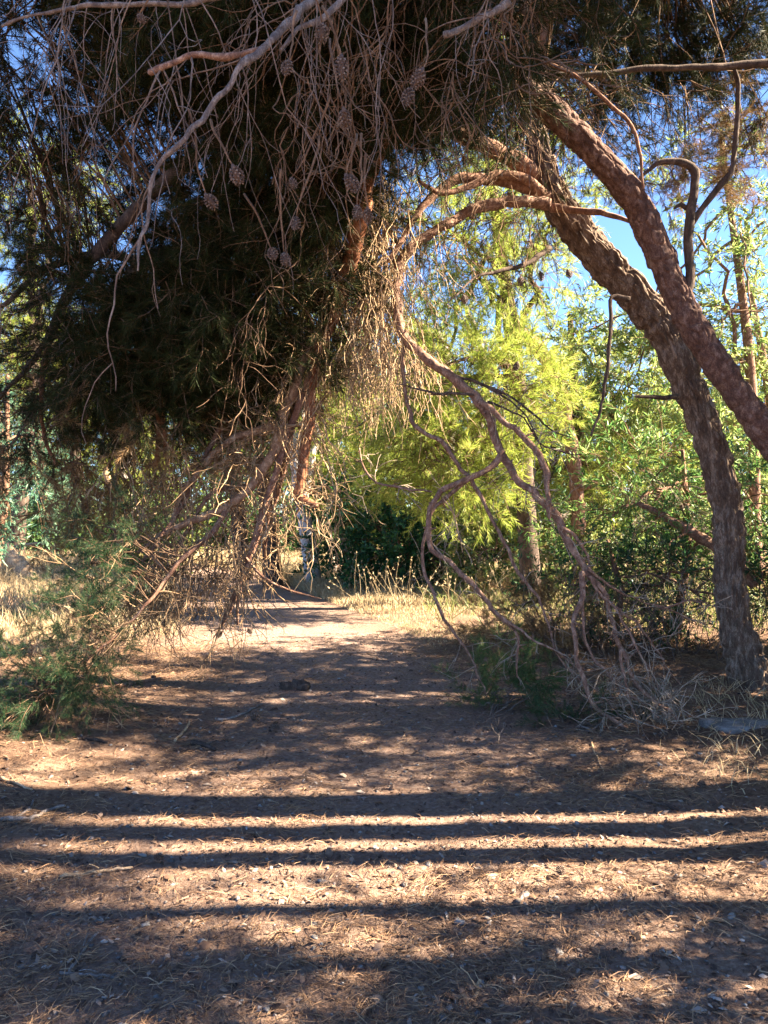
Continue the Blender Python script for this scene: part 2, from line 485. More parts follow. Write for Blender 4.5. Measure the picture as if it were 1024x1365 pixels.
def leaves(n, length, width, z0, z1, r, lo=.4, hi=1.1, droop=.25):
    z = r.uniform(z0, z1, n); a = r.uniform(0, 6.283, n); pit = r.uniform(lo, hi, n)
    d = np.stack([np.cos(a) * np.sin(pit), np.sin(a) * np.sin(pit), np.cos(pit)], 1)
    L = (length * r.uniform(.6, 1.15, n))[:, None]
    side = unit(np.cross(d, r.normal(0, 1, (n, 3)))) * width / 2
    b = np.stack([np.zeros(n), np.zeros(n), z], 1)
    nrm = np.cross(d, unit(side)) * L * droop * r.uniform(-1, 1, (n, 1))
    mid = b + d * L * .45 + nrm; tip = b + d * L
    v = np.stack([b, mid - side, tip, mid + side], 1).reshape(-1, 3)
    i = np.arange(n)[:, None] * 4
    return v, np.vstack([i + [0, 1, 2], i + [0, 2, 3]])

def make_spray(kind, r):
    """a bough tip: thin twig with foliage; slot 0 foliage, slot 1 wood. Points along +Z, drooping to +X"""
    g = Geo()
    if kind in ('pine', 'pine_far', 'pine_bare'):
        L = 0.62; pts = np.array([[0.06 * (s * 2) ** 2 + .02 * math.sin(9 * s + r.uniform(0, 6)), .02 * math.sin(7 * s), s * L] for s in np.linspace(0, 1, 5)])
        tube(g, pts, np.linspace(.006, .0025, 5), 3, 1, cap=False)
        nt = {'pine': 13, 'pine_far': 9, 'pine_bare': 4}[kind]
        for k in range(nt):
            s = 1.0 if k == 0 else r.uniform(.3, 1)
            base = np.array([np.interp(s * L, pts[:, 2], pts[:, j]) for j in range(3)])
            ax = unit(np.array([r.normal(0, .8), r.normal(0, .8), .9])) if k else np.array([.2, 0, 1])
            R = rot_to(ax[None], np.array([0.]))[0]
            st = r.uniform(.07, .2)
            if kind == 'pine_far':
                v, t = needles(20, .105, .0075, .0, st + .04, r)
            else:
                v, t = needles(42, .092, .0036, .0, st + .03, r)
            g.add(v @ R.T + base, t, m=0)
            tube(g, np.stack([base, base + R[:, 2] * st]), [.0025, .0018], 3, 1, cap=False)
    elif kind in ('acacia', 'acacia_far'):
        L = .8; pts = np.array([[.22 * s * s, 0, s * L] for s in np.linspace(0, 1, 5)])
        tube(g, pts, np.linspace(.006, .002, 5), 3, 1, cap=False)
        for k in range(6):
            s = r.uniform(.15, 1); base = np.array([np.interp(s * L, pts[:, 2], pts[:, j]) for j in range(3)])
            R = rot_to(unit(np.array([[r.normal(0, .6), r.normal(0, .6), .8]])), np.array([r.uniform(0, 6)]))[0]
            v, t = leaves(12 if kind == 'acacia' else 9, .13 if kind == 'acacia' else .17, .014 if kind == 'acacia' else .021, 0, .28, r)
            g.add(v @ R.T + base, t, m=0)
            tube(g, np.stack([base, base + R[:, 2] * .28]), [.003, .0015], 3, 1, cap=False)
    elif kind == 'broad':
        L = .5; pts = np.array([[.1 * s * s, 0, s * L] for s in np.linspace(0, 1, 4)])
        tube(g, pts, np.linspace(.006, .002, 4), 3, 1, cap=False)
        for k in range(6):
            s = r.uniform(.1, 1); base = np.array([np.interp(s * L, pts[:, 2], pts[:, j]) for j in range(3)])
            R = rot_to(unit(np.array([[r.normal(0, .7), r.normal(0, .7), .7]])), np.array([r.uniform(0, 6)]))[0]
            v, t = leaves(12, .075, .04, 0, .22, r, .5, 1.4)
            g.add(v @ R.T + base, t, m=0)
    return g.arrays()

trng = np.random.default_rng(3)
SPRAY = {k: [make_spray(k, trng) for _ in range(6)] for k in ('pine', 'pine_far', 'pine_bare', 'acacia', 'acacia_far', 'broad')}

def put_sprays(geo, kind, pos, axis, scale):
    pos = np.asarray(pos, float); n = len(pos)
    if n == 0: return
    which = rng.integers(0, 6, n)
    R = rot_to(axis, rng.uniform(0, 6.283, n)) * np.asarray(scale)[:, None, None]
    for k in range(6):
        s = np.where(which == k)[0]
        if not len(s): continue
        v, t, q, tm, qm = SPRAY[kind][k]
        nv = len(v)
        out = np.einsum('nij,vj->nvi', R[s], v.astype(float)) + pos[s][:, None, :]
        off = (np.arange(len(s)) * nv)[:, None, None]
        geo.add(out.reshape(-1, 3), (t[None] + off).reshape(-1, 3), (q[None] + off).reshape(-1, 4) if len(q) else None,
                m=0)
        geo.tm[-1 if len(t) else 0] = np.tile(tm, len(s))
        if len(q): geo.qm[-1] = np.tile(qm, len(s))

def ball(n, r=None):
    r = rng if r is None else r
    v = r.normal(0, 1, (n, 3)); return unit(v) * (r.uniform(0, 1, (n, 1)) ** (1 / 2.4))

def blob_px(px, py, rx, ry, d, rd, n, clump=0.0):
    """n points in an ellipsoid given in photo pixels at distance d"""
    c = P(px, py, d); k = ball(n * 3)
    p = c + k * np.array([rx / F * d, rd, ry / F * d])
    if clump:
        keep = fbm(p * 1.9, 17, 2) > clump
        p = p[keep]
    return p[:n], c

def foliage(geo, kind, blobs, scale=(.7, 1.15), down=.45, clump=.0, outward=.7, pull=(0, 0, 0)):
    allp = []
    for b in blobs:
        p, c = blob_px(*b[:7], clump=clump)
        if not len(p): continue
        ax = unit(p - c) * outward + rng.normal(0, .55, p.shape) + np.array(pull); ax[:, 2] -= down
        put_sprays(geo, kind, p, unit(ax), rng.uniform(*scale, len(p)))
        allp.append(p)
    return np.concatenate(allp) if allp else np.zeros((0, 3))

def boughs(geo, skeleton, points, share, rad=.008, m=1, sag=.12):
    """thin wood joining foliage to the nearest point of the limbs"""
    sk = np.asarray(skeleton)
    for p in points[rng.uniform(0, 1, len(points)) < share]:
        i = np.argmin(((sk - p) ** 2).sum(1) + rng.uniform(0, .3, len(sk))); a = sk[i]
        L = np.linalg.norm(p - a)
        if L < .15: continue
        t = np.linspace(0, 1, 6)[:, None]
        pts = a * (1 - t) + p * t + np.array([0, 0, 1]) * (np.sin(t * math.pi) * L * sag) + rng.normal(0, .03 * L, (6, 3)) * np.sin(t * math.pi)
        r0 = rad * (0.6 + 0.5 * L)
        tube(geo, pts, np.linspace(r0, .004, 6), 4, m, cap=False)

# ------------------------------------------------------------------ pine cones
def cone_mesh():
    g = Geo(); n = 62
    tube(g, np.array([[0, 0, -.01], [0, 0, .02], [0, 0, .05], [0, 0, .075]]), [.008, .022, .018, .006], 8)
    for i in range(n):
        f = i / (n - 1); a = i * 2.39996; z = .075 * f
        r0 = .012 + .030 * math.sin(math.pi * (0.12 + .80 * f)) ** 1.1
        out = np.array([math.cos(a), math.sin(a), 0.0]); tang = np.array([-math.sin(a), math.cos(a), 0.0])
        up = np.array([0, 0, 1.0]); w = .0085 * (1.15 - .55 * f)
        tipp = out * r0 + up * (z + .006)
        base = out * r0 * .35 + up * z
        v = [base, tipp - tang * w - up * .002, tipp + out * .003 + up * .004, tipp + tang * w - up * .002, tipp - up * .006]
        g.add(v, [[0, 1, 2], [0, 2, 3], [1, 4, 2], [2, 4, 3], [0, 4, 1], [0, 3, 4]])
    return g.mesh('pine_cone', M['cone'], smooth=False)
CONE = cone_mesh()

def put_cone(parent, p, scale=1.0, tilt=None, label=None):
    o = link('pine_cone', CONE, parent)
    o.location = tuple(np.array(p) - (np.array(parent.location) if parent else 0))
    t = rng.normal(0, .35, 2) if tilt is None else tilt
    o.rotation_euler = (math.pi + t[0] if tilt is None else t[0], t[1], rng.uniform(0, 6))
    o.scale = (scale * .82, scale * .82, scale * rng.uniform(.95, 1.25))
    return o


# ------------------------------------------------------------------ the two leaning pines over the path
def limb_part(root, name, pl, d0, d1=None, mat='bark_brown', wob=.012, sides=8, skeleton=None, relief=0.0, seed=0):
    p, r = limb_px(pl, d0, d1, wob)
    g = Geo()
    if relief:
        k = max(30, int(len(p) * 2)); full = resample(np.hstack([p, r[:, None]]), k)
        bark_tube(g, full[:, :3], full[:, 3], max(sides, 20), 16, relief, seed, plates=True, knots=.08)
    else:
        tube(g, p, r, sides)
    part(name, g, M[mat], root)
    if skeleton is not None: skeleton.append(p)
    return p

# --- pine with the furrowed trunk rooted beside the path
base1 = G(1000, 922)
pineA = thing('pine_tree', base1, 'pine with furrowed trunk curving up from the ground right beside the path', 'tree')
tr = [(1020, 955, 92, 6.35), (1010, 928, 72, 6.4), (1000, 898, 56, 6.42), (990, 868, 48, 6.45), (979, 825, 42, 6.5), (973, 765, 38, 6.55), (972, 700, 38, 6.6), (960, 640, 40, 6.65),
      (940, 570, 41, 6.65), (916, 510, 42, 6.65), (886, 445, 44, 6.65), (845, 392, 46, 6.65), (800, 344, 46, 6.65), (766, 302, 43, 6.65), (738, 264, 40, 6.65),
      (722, 225, 35, 6.7), (716, 180, 31, 6.8), (718, 110, 28, 6.9), (712, 30, 25, 7.0), (700, -60, 22, 7.1), (670, -170, 16, 7.2)]
p, r = limb_px(tr, 6.6)
full = resample(np.hstack([p, r[:, None]]), 640)
g = Geo(); bark_tube(g, full[:, :3], full[:, 3] * .93, 128, 34, .026, 21, plates=False, knots=.025)
part('trunk', g, M['bark_furrowed'], pineA)
skA = [p[len(p) // 2:]]
LA = lambda pl, d0, d1=None, mat='bark_brown', **k: limb_part(pineA, 'limb', pl, d0, d1, mat, skeleton=skA, **k)
LA([(728, 254, 22, 6.7), (705, 226, 22, 6.6), (680, 208, 21, 6.5), (648, 194, 20, 6.4), (612, 180, 18, 6.3), (570, 150, 15, 6.2), (520, 120, 11, 6.1), (470, 100, 7, 6.0)], 6.6, 5.9, relief=.008, seed=3)
LA([(732, 262, 17), (690, 246, 16), (650, 240, 14), (610, 240, 14), (575, 262, 11), (545, 300, 8), (520, 350, 5)], 6.55, 6.1)
LA([(722, 262, 16), (700, 236, 13), (660, 232, 12), (625, 250, 9), (590, 258, 7), (560, 240, 4)], 6.5, 6.0)
LA([(735, 276, 12), (770, 280, 9), (800, 282, 8), (825, 290, 6), (843, 297, 5)], 6.5, 6.1)
LA([(735, 330, 8), (700, 352, 6), (660, 362, 5), (630, 372, 3), (600, 400, 2)], 6.5, 6.0, mat='bark_dark')
LA([(838, 400, 8), (815, 396, 6), (816, 430, 5), (812, 480, 5), (800, 540, 4), (790, 580, 3)], 6.4, 6.2, mat='bark_dark')
LA([(905, 530, 8), (880, 530, 6), (848, 528, 4)], 6.5, 6.3, mat='bark_dark')
LA([(715, 60, 22), (740, -20, 18), (800, -60, 14), (900, -80, 9)], 6.8, 6.6)

# the long dead limb that hangs from it back to the ground
dead = []
R0 = [(735, 272, 20), (695, 267, 17), (640, 276, 16), (592, 300, 15), (560, 324, 15), (536, 345, 16), (526, 375, 16), (530, 420, 14), (541, 455, 15), (575, 481, 15), (610, 507, 15), (640, 536, 14),
      (655, 566, 13), (669, 598, 13), (690, 636, 12), (718, 660, 13), (736, 686, 13), (755, 720, 12), (778, 758, 11), (806, 792, 8), (822, 850, 7), (836, 885, 7), (852, 920, 6), (890, 950, 5), (914, 966, 5), (921, 990, 4)]
dl = Geo()
p0, r0 = limb_px(R0, 6.45, 5.25, .022)
r0 = r0 * .82; full = resample(np.hstack([p0, r0[:, None]]), len(p0) * 3)
bark_tube(dl, full[:, :3], full[:, 3], 18, 26, .006, 33, plates=True, knots=.12); dead.append(p0)
def stubs(geo, pts, rad, n):
    for k in range(n):
        i = rng.integers(2, len(pts) - 2); L = rng.uniform(.02, .09)
        w = walk(pts[i], rng.normal(0, 1, 3) + unit(pts[i + 1] - pts[i]) * .6, L, 3, 0, .15)
        tube(geo, w, np.linspace(rad[i] * .55, rad[i] * .22, 4), 5)
stubs(dl, p0, r0, 34)
DL = part('dead_limb', dl, M['bark_dead'], pineA)
def dead_branch(pl, da, db, mat='bark_dead'):
    g = Geo(); p, r = limb_px(pl, da, db, .02)
    p[:, 2] = np.maximum(p[:, 2], .015)
    tube(g, p, r * .8 * np.linspace(1.05, .85, len(p)), 8); stubs(g, p, r * .8, 9)
    o = link('branch', g.mesh('branch', M[mat], True, np.array(pineA.location)), DL)
    dead.append(p)
D1 = 5.75
dead_branch([(640, 536, 11), (662, 552, 10), (690, 576, 10), (718, 603, 11), (730, 628, 12), (731, 655, 9), (733, 676, 10), (735, 690, 5)], 5.8, 5.6)
dead_branch([(671, 600, 11), (652, 623, 10), (624, 638, 10), (591, 653, 10), (576, 676, 9), (573, 703, 9), (578, 734, 9), (608, 757, 9), (636, 785, 9), (655, 811, 8), (676, 829, 7), (704, 849, 5), (740, 868, 4), (775, 900, 3)], 5.75, 5.5)
dead_branch([(624, 638, 7), (606, 654, 7), (578, 682, 6), (568, 718, 6), (566, 758, 6), (574, 785, 6), (590, 818, 6), (606, 845, 5), (622, 866, 5), (636, 890, 4), (649, 922, 3)], 5.74, 5.75)
dead_branch([(538, 462, 6), (534, 490, 6), (540, 530, 6), (549, 563, 7), (566, 580, 7), (587, 591, 8), (604, 613, 7), (624, 637, 7), (641, 666, 7), (659, 701, 6), (675, 737, 6), (697, 772, 6), (718, 803, 5), (735, 833, 4), (744, 871, 4), (771, 905, 4), (800, 925, 3), (830, 965, 2)], 6.1, 5.4)
dead_branch([(779, 762, 10), (777, 798, 9), (767, 830, 8), (765, 860, 8), (771, 894, 8), (787, 936, 8), (814, 955, 7), (841, 974, 6), (870, 993, 4)], 5.5, 5.2)
dead_branch([(780, 775, 6), (780, 812, 5), (785, 864, 5), (808, 898, 5), (848, 935, 4), (893, 966, 3)], 5.5, 5.35)
dead_branch([(784, 757, 5), (814, 783, 4), (856, 800, 3), (902, 818, 3), (950, 832, 2)], 5.5, 5.9)
dead_branch([(880, 812, 3), (920, 802, 3), (960, 806, 2)], 5.75, 5.95)
dead_branch([(786, 770, 6), (800, 792, 5), (824, 814, 4), (856, 838, 4), (882, 884, 3), (908, 910, 2)], 5.5, 5.6)
dead_branch([(742, 700, 7), (765, 712, 6), (780, 735, 5), (790, 760, 4), (796, 790, 3)], 5.6, 5.6)
dead_branch([(810, 800, 4), (836, 838, 4), (852, 868, 4), (872, 905, 3), (884, 935, 2)], 5.45, 5.4)
dead_branch([(826, 865, 5), (832, 905, 4), (840, 940, 4), (852, 972, 3)], 5.4, 5.25)
dead_branch([(655, 811, 5), (690, 845, 5), (692, 875, 5), (690, 905, 3)], 5.6, 5.6)
dead_branch([(603, 497, 5), (641, 512, 5), (682, 530, 4), (712, 553, 4), (738, 573, 3), (758, 584, 2)], 6.0, 5.9, 'bark_dark')
dead_branch([(641, 512, 4), (690, 542, 3), (712, 570, 3), (726, 605, 2)], 5.98, 5.8, 'bark_dark')
dead_branch([(655, 538, 4), (700, 560, 3), (722, 594, 3), (745, 603, 3), (775, 604, 2)], 5.9, 5.8, 'bark_dark')
dead_branch([(630, 527, 4), (600, 522, 5), (565, 520, 4), (530, 512, 2)], 5.9, 6.0, 'bark_dark')
dead_branch([(576, 655, 3), (545, 653, 4), (505, 645, 4), (485, 622, 4), (476, 600, 3)], 5.8, 6.1)
dead_branch([(588, 665, 2.5), (605, 690, 2.5), (616, 735, 2)], 5.7, 5.7, 'wood_pale')
tg = Geo()
twigs_along(tg, p0[len(p0) // 2:], 46, .12, .5, .0045, 1, down=.5, grav=.05, wander=.16, kids=2)
for b in dead[1:]:
    twigs_along(tg, b, 9, .08, .34, .0038, 1, down=.35, grav=.04, wander=.17, i0=.35, kids=1.5)
for k in range(40):      # brushy ends splayed on the ground
    s = G(rng.uniform(770, 905), rng.uniform(935, 985)) + np.array([0, 0, rng.uniform(.03, .18)])
    dead_twig(tg, s, rng.normal(0, 1, 3) + np.array([.5, 0, .1]), rng.uniform(.12, .4), .0042, 1, .06, .2, 2)
part('twig_tangle', tg, M['twig_grey'], pineA)

# its crown: needles above and to the upper right, dead brown needles in the slanting band
cg = Geo(); blobs = [
    (700, 20, 130, 70, 7.5, .5, 100), (830, 15, 120, 60, 7.7, .5, 110), (960, 5, 110, 55, 7.8, .5, 95), (780, 85, 110, 36, 7.7, .5, 55), (920, 60, 120, 36, 7.9, .5, 66),
    (640, -150, 260, 120, 7.7, .6, 120), (880, -150, 240, 120, 7.8, .6, 120), (690, 140, 60, 50, 7.8, .4, 16), (1010, 110, 60, 60, 8.0, .4, 22)]
pts = foliage(cg, 'pine', blobs, (.7, 1.1), .35, .33)
pts = np.vstack([pts, foliage(cg, 'pine_bare', [(760, 150, 110, 70, 6.8, .6, 70), (690, 290, 60, 60, 6.6, .4, 16), (860, 120, 120, 60, 7.0, .6, 60)], (.6, 1.0), .7)])
boughs(cg, np.vstack(skA), pts, .3, .007)
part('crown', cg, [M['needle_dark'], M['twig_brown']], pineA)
cg = Geo()
pts = foliage(cg, 'pine', [(990, 150, 70, 40, 8.2, .4, 26), (910, 195, 80, 34, 8.2, .4, 30), (840, 235, 60, 26, 8.1, .3, 14), (960, 240, 70, 30, 8.3, .3, 8)], (.6, .95), .5, 0, .4, (.5, 0, .2))
boughs(cg, np.vstack(skA), pts, .35, .006)
part('browned_needles', cg, [M['needle_brown'], M['twig_brown']], pineA)

# --- pine whose scaly trunk comes in from outside and carries the dark hanging crown
base2 = on_ground(np.array([4.05, 6.15, 0.]))
pineB = thing('pine_tree', base2, 'pine with reddish scaly trunk leaning over the path, dark hanging crown and dead limbs', 'tree')
tr2 = [(1188, 960, 80, 5.95), (1178, 900, 62, 5.95), (1150, 800, 50, 5.95), (1100, 700, 42, 5.95), (1036, 600, 39, 5.9), (980, 520, 38, 5.9), (930, 445, 37, 5.9), (897, 380, 36, 5.9), (868, 312, 36, 5.9),
       (842, 262, 36, 5.85), (798, 210, 36, 5.8), (742, 154, 35, 5.7), (690, 110, 33, 5.6), (640, 72, 31, 5.5), (580, 38, 28, 5.35), (500, 12, 25, 5.2), (410, -20, 21, 5.0), (300, -60, 16, 4.8)]
p, r = limb_px(tr2, 5.9)
full = resample(np.hstack([p, r[:, None]]), 760)
g = Geo(); bark_tube(g, full[:, :3], full[:, 3] * .95, 110, 15, .015, 5, plates=True, knots=.025)
part('trunk', g, M['bark_scaly'], pineB)
skB = [p[int(len(p) * .62):]]
LB = lambda pl, d0, d1=None, mat='bark_red', name='limb', **k: limb_part(pineB, name, pl, d0, d1, mat, skeleton=skB, **k)
thin = lambda pl, f: [(e[0], e[1], e[2] * f) + tuple(e[3:]) for e in pl]
# dark limbs in the hanging crown
LB([(560, 35, 30), (530, 110, 28), (500, 200, 26), (478, 290, 24), (464, 355, 22), (452, 400, 20)], 5.4, 6.2, relief=.006, seed=4)
b1 = LB([(452, 395, 17), (430, 438, 15), (405, 482, 14), (390, 522, 14), (376, 560, 14), (366, 598, 13), (341, 640, 12), (322, 660, 11), (290, 681, 10), (250, 696, 9), (215, 714, 6), (185, 736, 4)], 6.2, 5.9, 'limb_tan', relief=.003, seed=6)
b2 = LB([(458, 375, 18), (440, 430, 16), (416, 500, 15), (413, 560, 14), (405, 612, 14), (399, 645, 13), (396, 662, 12), (408, 668, 11), (422, 674, 7)], 6.15, 6.1, 'bark_red', relief=.004, seed=7)
b3 = LB([(440, 420, 13), (420, 480, 12), (400, 540, 11), (382, 582, 10), (366, 640, 10), (346, 700, 10), (331, 750, 10), (316, 790, 9), (300, 826, 7), (292, 842, 4)], 6.15, 6.0, 'bark_brown')
LB([(320, 782, 5), (318, 800, 5), (317, 832, 3)], 6.0, 6.0, 'bark_brown')
b4 = LB([(372, 566, 10), (340, 574, 10), (310, 586, 9), (281, 610, 9), (256, 640, 8), (236, 672, 6), (226, 712, 4)], 6.1, 6.0, 'limb_tan')
b5 = LB([(305, 676, 8), (285, 706, 8), (262, 728, 7), (238, 748, 6), (214, 782, 5), (188, 812, 4), (150, 850, 4), (110, 885, 3), (60, 930, 3)], 6.0, 5.0, 'bark_brown')
b6 = LB([(395, 530, 11), (385, 590, 10), (372, 650, 9), (355, 700, 8), (352, 745, 5)], 6.3, 6.3, 'bark_brown')
b7 = LB([(350, 640, 7), (320, 650, 6), (285, 655, 6), (258, 690, 5), (232, 740, 4)], 6.2, 6.0, 'bark_brown')
b8 = LB([(300, 560, 8), (270, 620, 7), (240, 680, 6), (205, 730, 5), (176, 770, 4), (150, 815, 3)], 6.3, 5.6, 'bark_brown')
b9 = LB([(325, 740, 4), (350, 770, 4), (395, 790, 3), (430, 800, 2)], 6.0, 6.1, 'bark_brown')
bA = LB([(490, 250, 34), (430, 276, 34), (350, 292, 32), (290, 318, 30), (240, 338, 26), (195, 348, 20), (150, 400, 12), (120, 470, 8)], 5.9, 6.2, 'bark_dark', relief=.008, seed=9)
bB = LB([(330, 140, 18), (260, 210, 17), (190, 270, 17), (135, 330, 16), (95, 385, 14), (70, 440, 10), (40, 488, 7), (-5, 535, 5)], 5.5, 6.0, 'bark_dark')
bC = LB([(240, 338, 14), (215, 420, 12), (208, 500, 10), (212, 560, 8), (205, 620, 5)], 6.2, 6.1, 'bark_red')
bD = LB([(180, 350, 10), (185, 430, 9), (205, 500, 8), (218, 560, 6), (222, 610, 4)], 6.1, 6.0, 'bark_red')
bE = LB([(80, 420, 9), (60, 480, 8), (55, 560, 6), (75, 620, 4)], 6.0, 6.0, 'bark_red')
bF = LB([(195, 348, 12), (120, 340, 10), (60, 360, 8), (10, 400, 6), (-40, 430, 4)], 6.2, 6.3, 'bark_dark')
# pale bare limbs near the lens
bG = LB(thin([(470, -30, 14, 3.6), (420, 0, 13, 3.3), (385, 28, 13, 3.1), (356, 54, 11, 3.0), (318, 92, 10, 2.9), (300, 118, 9, 2.88), (272, 150, 9, 2.85), (250, 186, 8, 2.8), (212, 220, 7, 2.8), (192, 256, 6, 2.8), (190, 300, 5, 2.8), (188, 356, 3, 2.8)], 0.85), 3, None, 'wood_ash', wob=.018, relief=.0035, seed=71)
bH = LB(thin([(330, -10, 14, 3.2), (260, 2, 12, 3.2), (195, 3, 11, 3.2), (130, 6, 10, 3.2), (95, 15, 8, 3.2), (40, 24, 6, 3.2), (0, 36, 4, 3.2)], 0.62), 3.2, None, 'wood_ash', wob=.011, relief=.0035, seed=72)
bI = LB(thin([(360, 62, 9), (310, 74, 12), (262, 75, 12), (225, 84, 11), (200, 93, 11)], 0.72), 3.0, 3.0, 'bark_dead', wob=.011, relief=.0035, seed=73)
bJ = LB(thin([(470, -10, 12), (440, 22, 11), (405, 35, 9), (375, 66, 5)], 0.7), 3.4, 3.2, 'wood_ash', wob=.011, relief=.0035, seed=74)
bK = LB(thin([(675, 5, 14), (650, 20, 12), (620, 34, 11), (591, 46, 11)], 0.75), 3.6, 3.5, 'wood_ash', wob=.011, relief=.0035, seed=75)
# horizontal dark limb and the forked branch on the right
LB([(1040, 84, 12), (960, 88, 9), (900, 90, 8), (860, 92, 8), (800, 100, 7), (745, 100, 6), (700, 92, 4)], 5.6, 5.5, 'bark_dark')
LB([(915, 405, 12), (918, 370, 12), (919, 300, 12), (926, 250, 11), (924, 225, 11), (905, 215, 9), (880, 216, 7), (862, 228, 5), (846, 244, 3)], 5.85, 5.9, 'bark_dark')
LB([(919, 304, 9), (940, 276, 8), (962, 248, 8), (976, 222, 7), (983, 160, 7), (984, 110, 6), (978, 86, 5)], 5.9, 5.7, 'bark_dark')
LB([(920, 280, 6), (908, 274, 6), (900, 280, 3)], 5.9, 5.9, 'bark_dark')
LB([(620, 60, 7), (680, 78, 6), (740, 86, 5), (800, 125, 5), (840, 165, 5), (855, 215, 4), (858, 250, 3)], 5.2, 5.3, 'bark_brown')

# dead twigs: pale tangle on the hanging limbs
tw = Geo()
for b, n in ((b1, 75), (b2, 38), (b3, 42), (b4, 55), (b5, 48), (b6, 30), (b7, 34), (b8, 44)):
    twigs_along(tw, b, int(n * .62), .3, .85, .0062, 2, down=.9, grav=.05, wander=.15, i0=.12, kids=1.7, bias=(-.75, .2, 0), rmin=.0026)
for k in range(46):      # lower fringe hanging over the path
    s = P(rng.uniform(215, 345), rng.uniform(690, 770), rng.uniform(5.7, 6.3))
    dead_twig(tw, s, (rng.normal(-.25, .4), rng.normal(0, .4), -1), rng.uniform(.3, .75), .0058, 2, .05, .19, 1.6, rmin=.0026)
for k in range(60):      # pale fan reaching down towards the ground
    s = P(rng.uniform(180, 335), rng.uniform(715, 800), rng.uniform(5.7, 6.3))
    dead_twig(tw, s, (rng.normal(-.2, .35), rng.normal(0, .4), -1), rng.uniform(.3, .65), .005, 1, .03, .2, 2.5, rmin=.0026)
for k in range(40):      # thin forked bundles at the left of the limb
    s = P(rng.uniform(150, 250), rng.uniform(560, 640), rng.uniform(5.8, 6.4))
    dead_twig(tw, s, (rng.normal(.25, .3), rng.normal(0, .4), -1), rng.uniform(.35, .7), .0065, 1, .10, .15, 3)
part('twig_tangle', tw, M['twig_tan'], pineB)
# dense sunlit curtain of dead twigs between the limbs
tc = Geo()
for k in range(620):
    s = P(rng.normal(485, 38), rng.uniform(230, 480), rng.uniform(6.0, 6.9))
    dead_twig(tc, s, (rng.normal(0, .35), rng.normal(0, .35), -1), rng.uniform(.35, .75), .0045, 1, .2, .2, 2.0, rmin=.0026)
for k in range(90):
    s = P(rng.uniform(300, 440), rng.uniform(440, 700), rng.uniform(6.0, 6.7))
    dead_twig(tc, s, (rng.normal(0, .5), rng.normal(0, .4), -1), rng.uniform(.3, .7), .006, 1, .10, .28, 3)
part('twig_tangle', tc, M['twig_straw'], pineB)
# long thin twigs hanging in front of the dark crown
th = Geo()
for k in range(42):
    px = rng.uniform(60, 720); d = rng.uniform(2.7, 4.6)
    s = P(px, rng.uniform(-130, -10), d)
    dead_twig(th, s, (rng.normal(-.15, .3), rng.normal(0, .3), -1), rng.uniform(.5, 1.25), .0034, 1, .09, .17, 1.2, rmin=.0014)
for b in (bG, bH, bI, bK):
    twigs_along(th, b, 7, .3, .7, .004, 1, down=1.5, grav=.12, wander=.15, kids=1, rmin=.0016)
part('twig_tangle', th, M['twig_ash'], pineB)
tb = Geo(); hang = []
for k in range(170):
    px = rng.uniform(360, 720)
    s = P(px, rng.uniform(-60, 170), rng.uniform(3.6, 5.6)); hang.append(s)
    dead_twig(tb, s, (rng.normal(0, .4), rng.normal(0, .3), -1), rng.uniform(.25, .6), .005, 1, .10, .27, 2.6, rmin=.002)
for k in range(120):
    s = P(rng.uniform(0, 480), rng.uniform(60, 480), rng.uniform(5.2, 6.4)); hang.append(s)
    dead_twig(tb, s, (rng.normal(-.3, .5), rng.normal(0, .4), -1), rng.uniform(.4, .9), .0045, 1, .08, .2, 4)
for k in range(70):
    s = P(rng.uniform(540, 760), rng.uniform(190, 330), rng.uniform(6.0, 6.8))
    dead_twig(tb, s, (rng.normal(-.3, .6), rng.normal(0, .4), -.5), rng.uniform(.3, .7), .0036, 1, .08, .2, 4)
boughs(tb, np.vstack(skB), np.array(hang), .45, .004, m=0, sag=.08)
part('twig_tangle', tb, M['twig_brown'], pineB)

# crown of needles
cg = Geo()
blobs = [(40, 60, 80, 80, 5.6, .6, 52), (30, 170, 70, 60, 5.8, .5, 34), (190, 90, 50, 50, 5.8, .5, 9), (250, 40, 90, 60, 5.6, .6, 70), (330, 130, 110, 110, 5.8, .8, 150), (430, 180, 90, 120, 5.9, .7, 120),
         (215, 225, 50, 30, 6.0, .4, 12), (100, 280, 60, 40, 6.2, .4, 16), (370, 290, 100, 70, 6.1, .6, 90), (180, 410, 90, 70, 6.2, .6, 110), (280, 400, 110, 80, 6.2, .7, 150), (365, 370, 75, 70, 6.3, .5, 70),
         (220, 465, 110, 45, 6.2, .6, 90), (120, 480, 70, 50, 6.1, .5, 40), (50, 540, 70, 36, 6.0, .4, 22), (320, 450, 80, 40, 6.4, .5, 40), (440, 60, 120, 80, 5.6, .6, 130), (560, 50, 110, 60, 5.3, .5, 80)]
over = [(100, -190, 300, 150, 5.2, 1.2, 220), (380, -160, 280, 170, 4.8, 1.0, 260), (650, -120, 200, 120, 4.3, .8, 90), (250, -420, 420, 160, 5.2, 1.4, 260)]
blobs = [b[:6] + (int(b[6] * 1.35),) for b in blobs]
pts = foliage(cg, 'pine', blobs, (.7, 1.1), .5, .28)
pts2 = foliage(cg, 'pine', over, (.9, 1.4), .2, .2)
boughs(cg, np.vstack(skB), np.vstack([pts, pts2]), .35, .008)
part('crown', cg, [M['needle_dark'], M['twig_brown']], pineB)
cg = Geo()
pts = foliage(cg, 'pine', [(200, 560, 90, 40, 6.1, .4, 24), (60, 600, 70, 40, 6.0, .4, 20), (130, 640, 70, 30, 6.1, .4, 12)], (.6, 1.0), .9)
boughs(cg, np.vstack(skB), pts, .4, .006)
part('browned_needles', cg, [M['needle_brown'], M['twig_brown']], pineB)
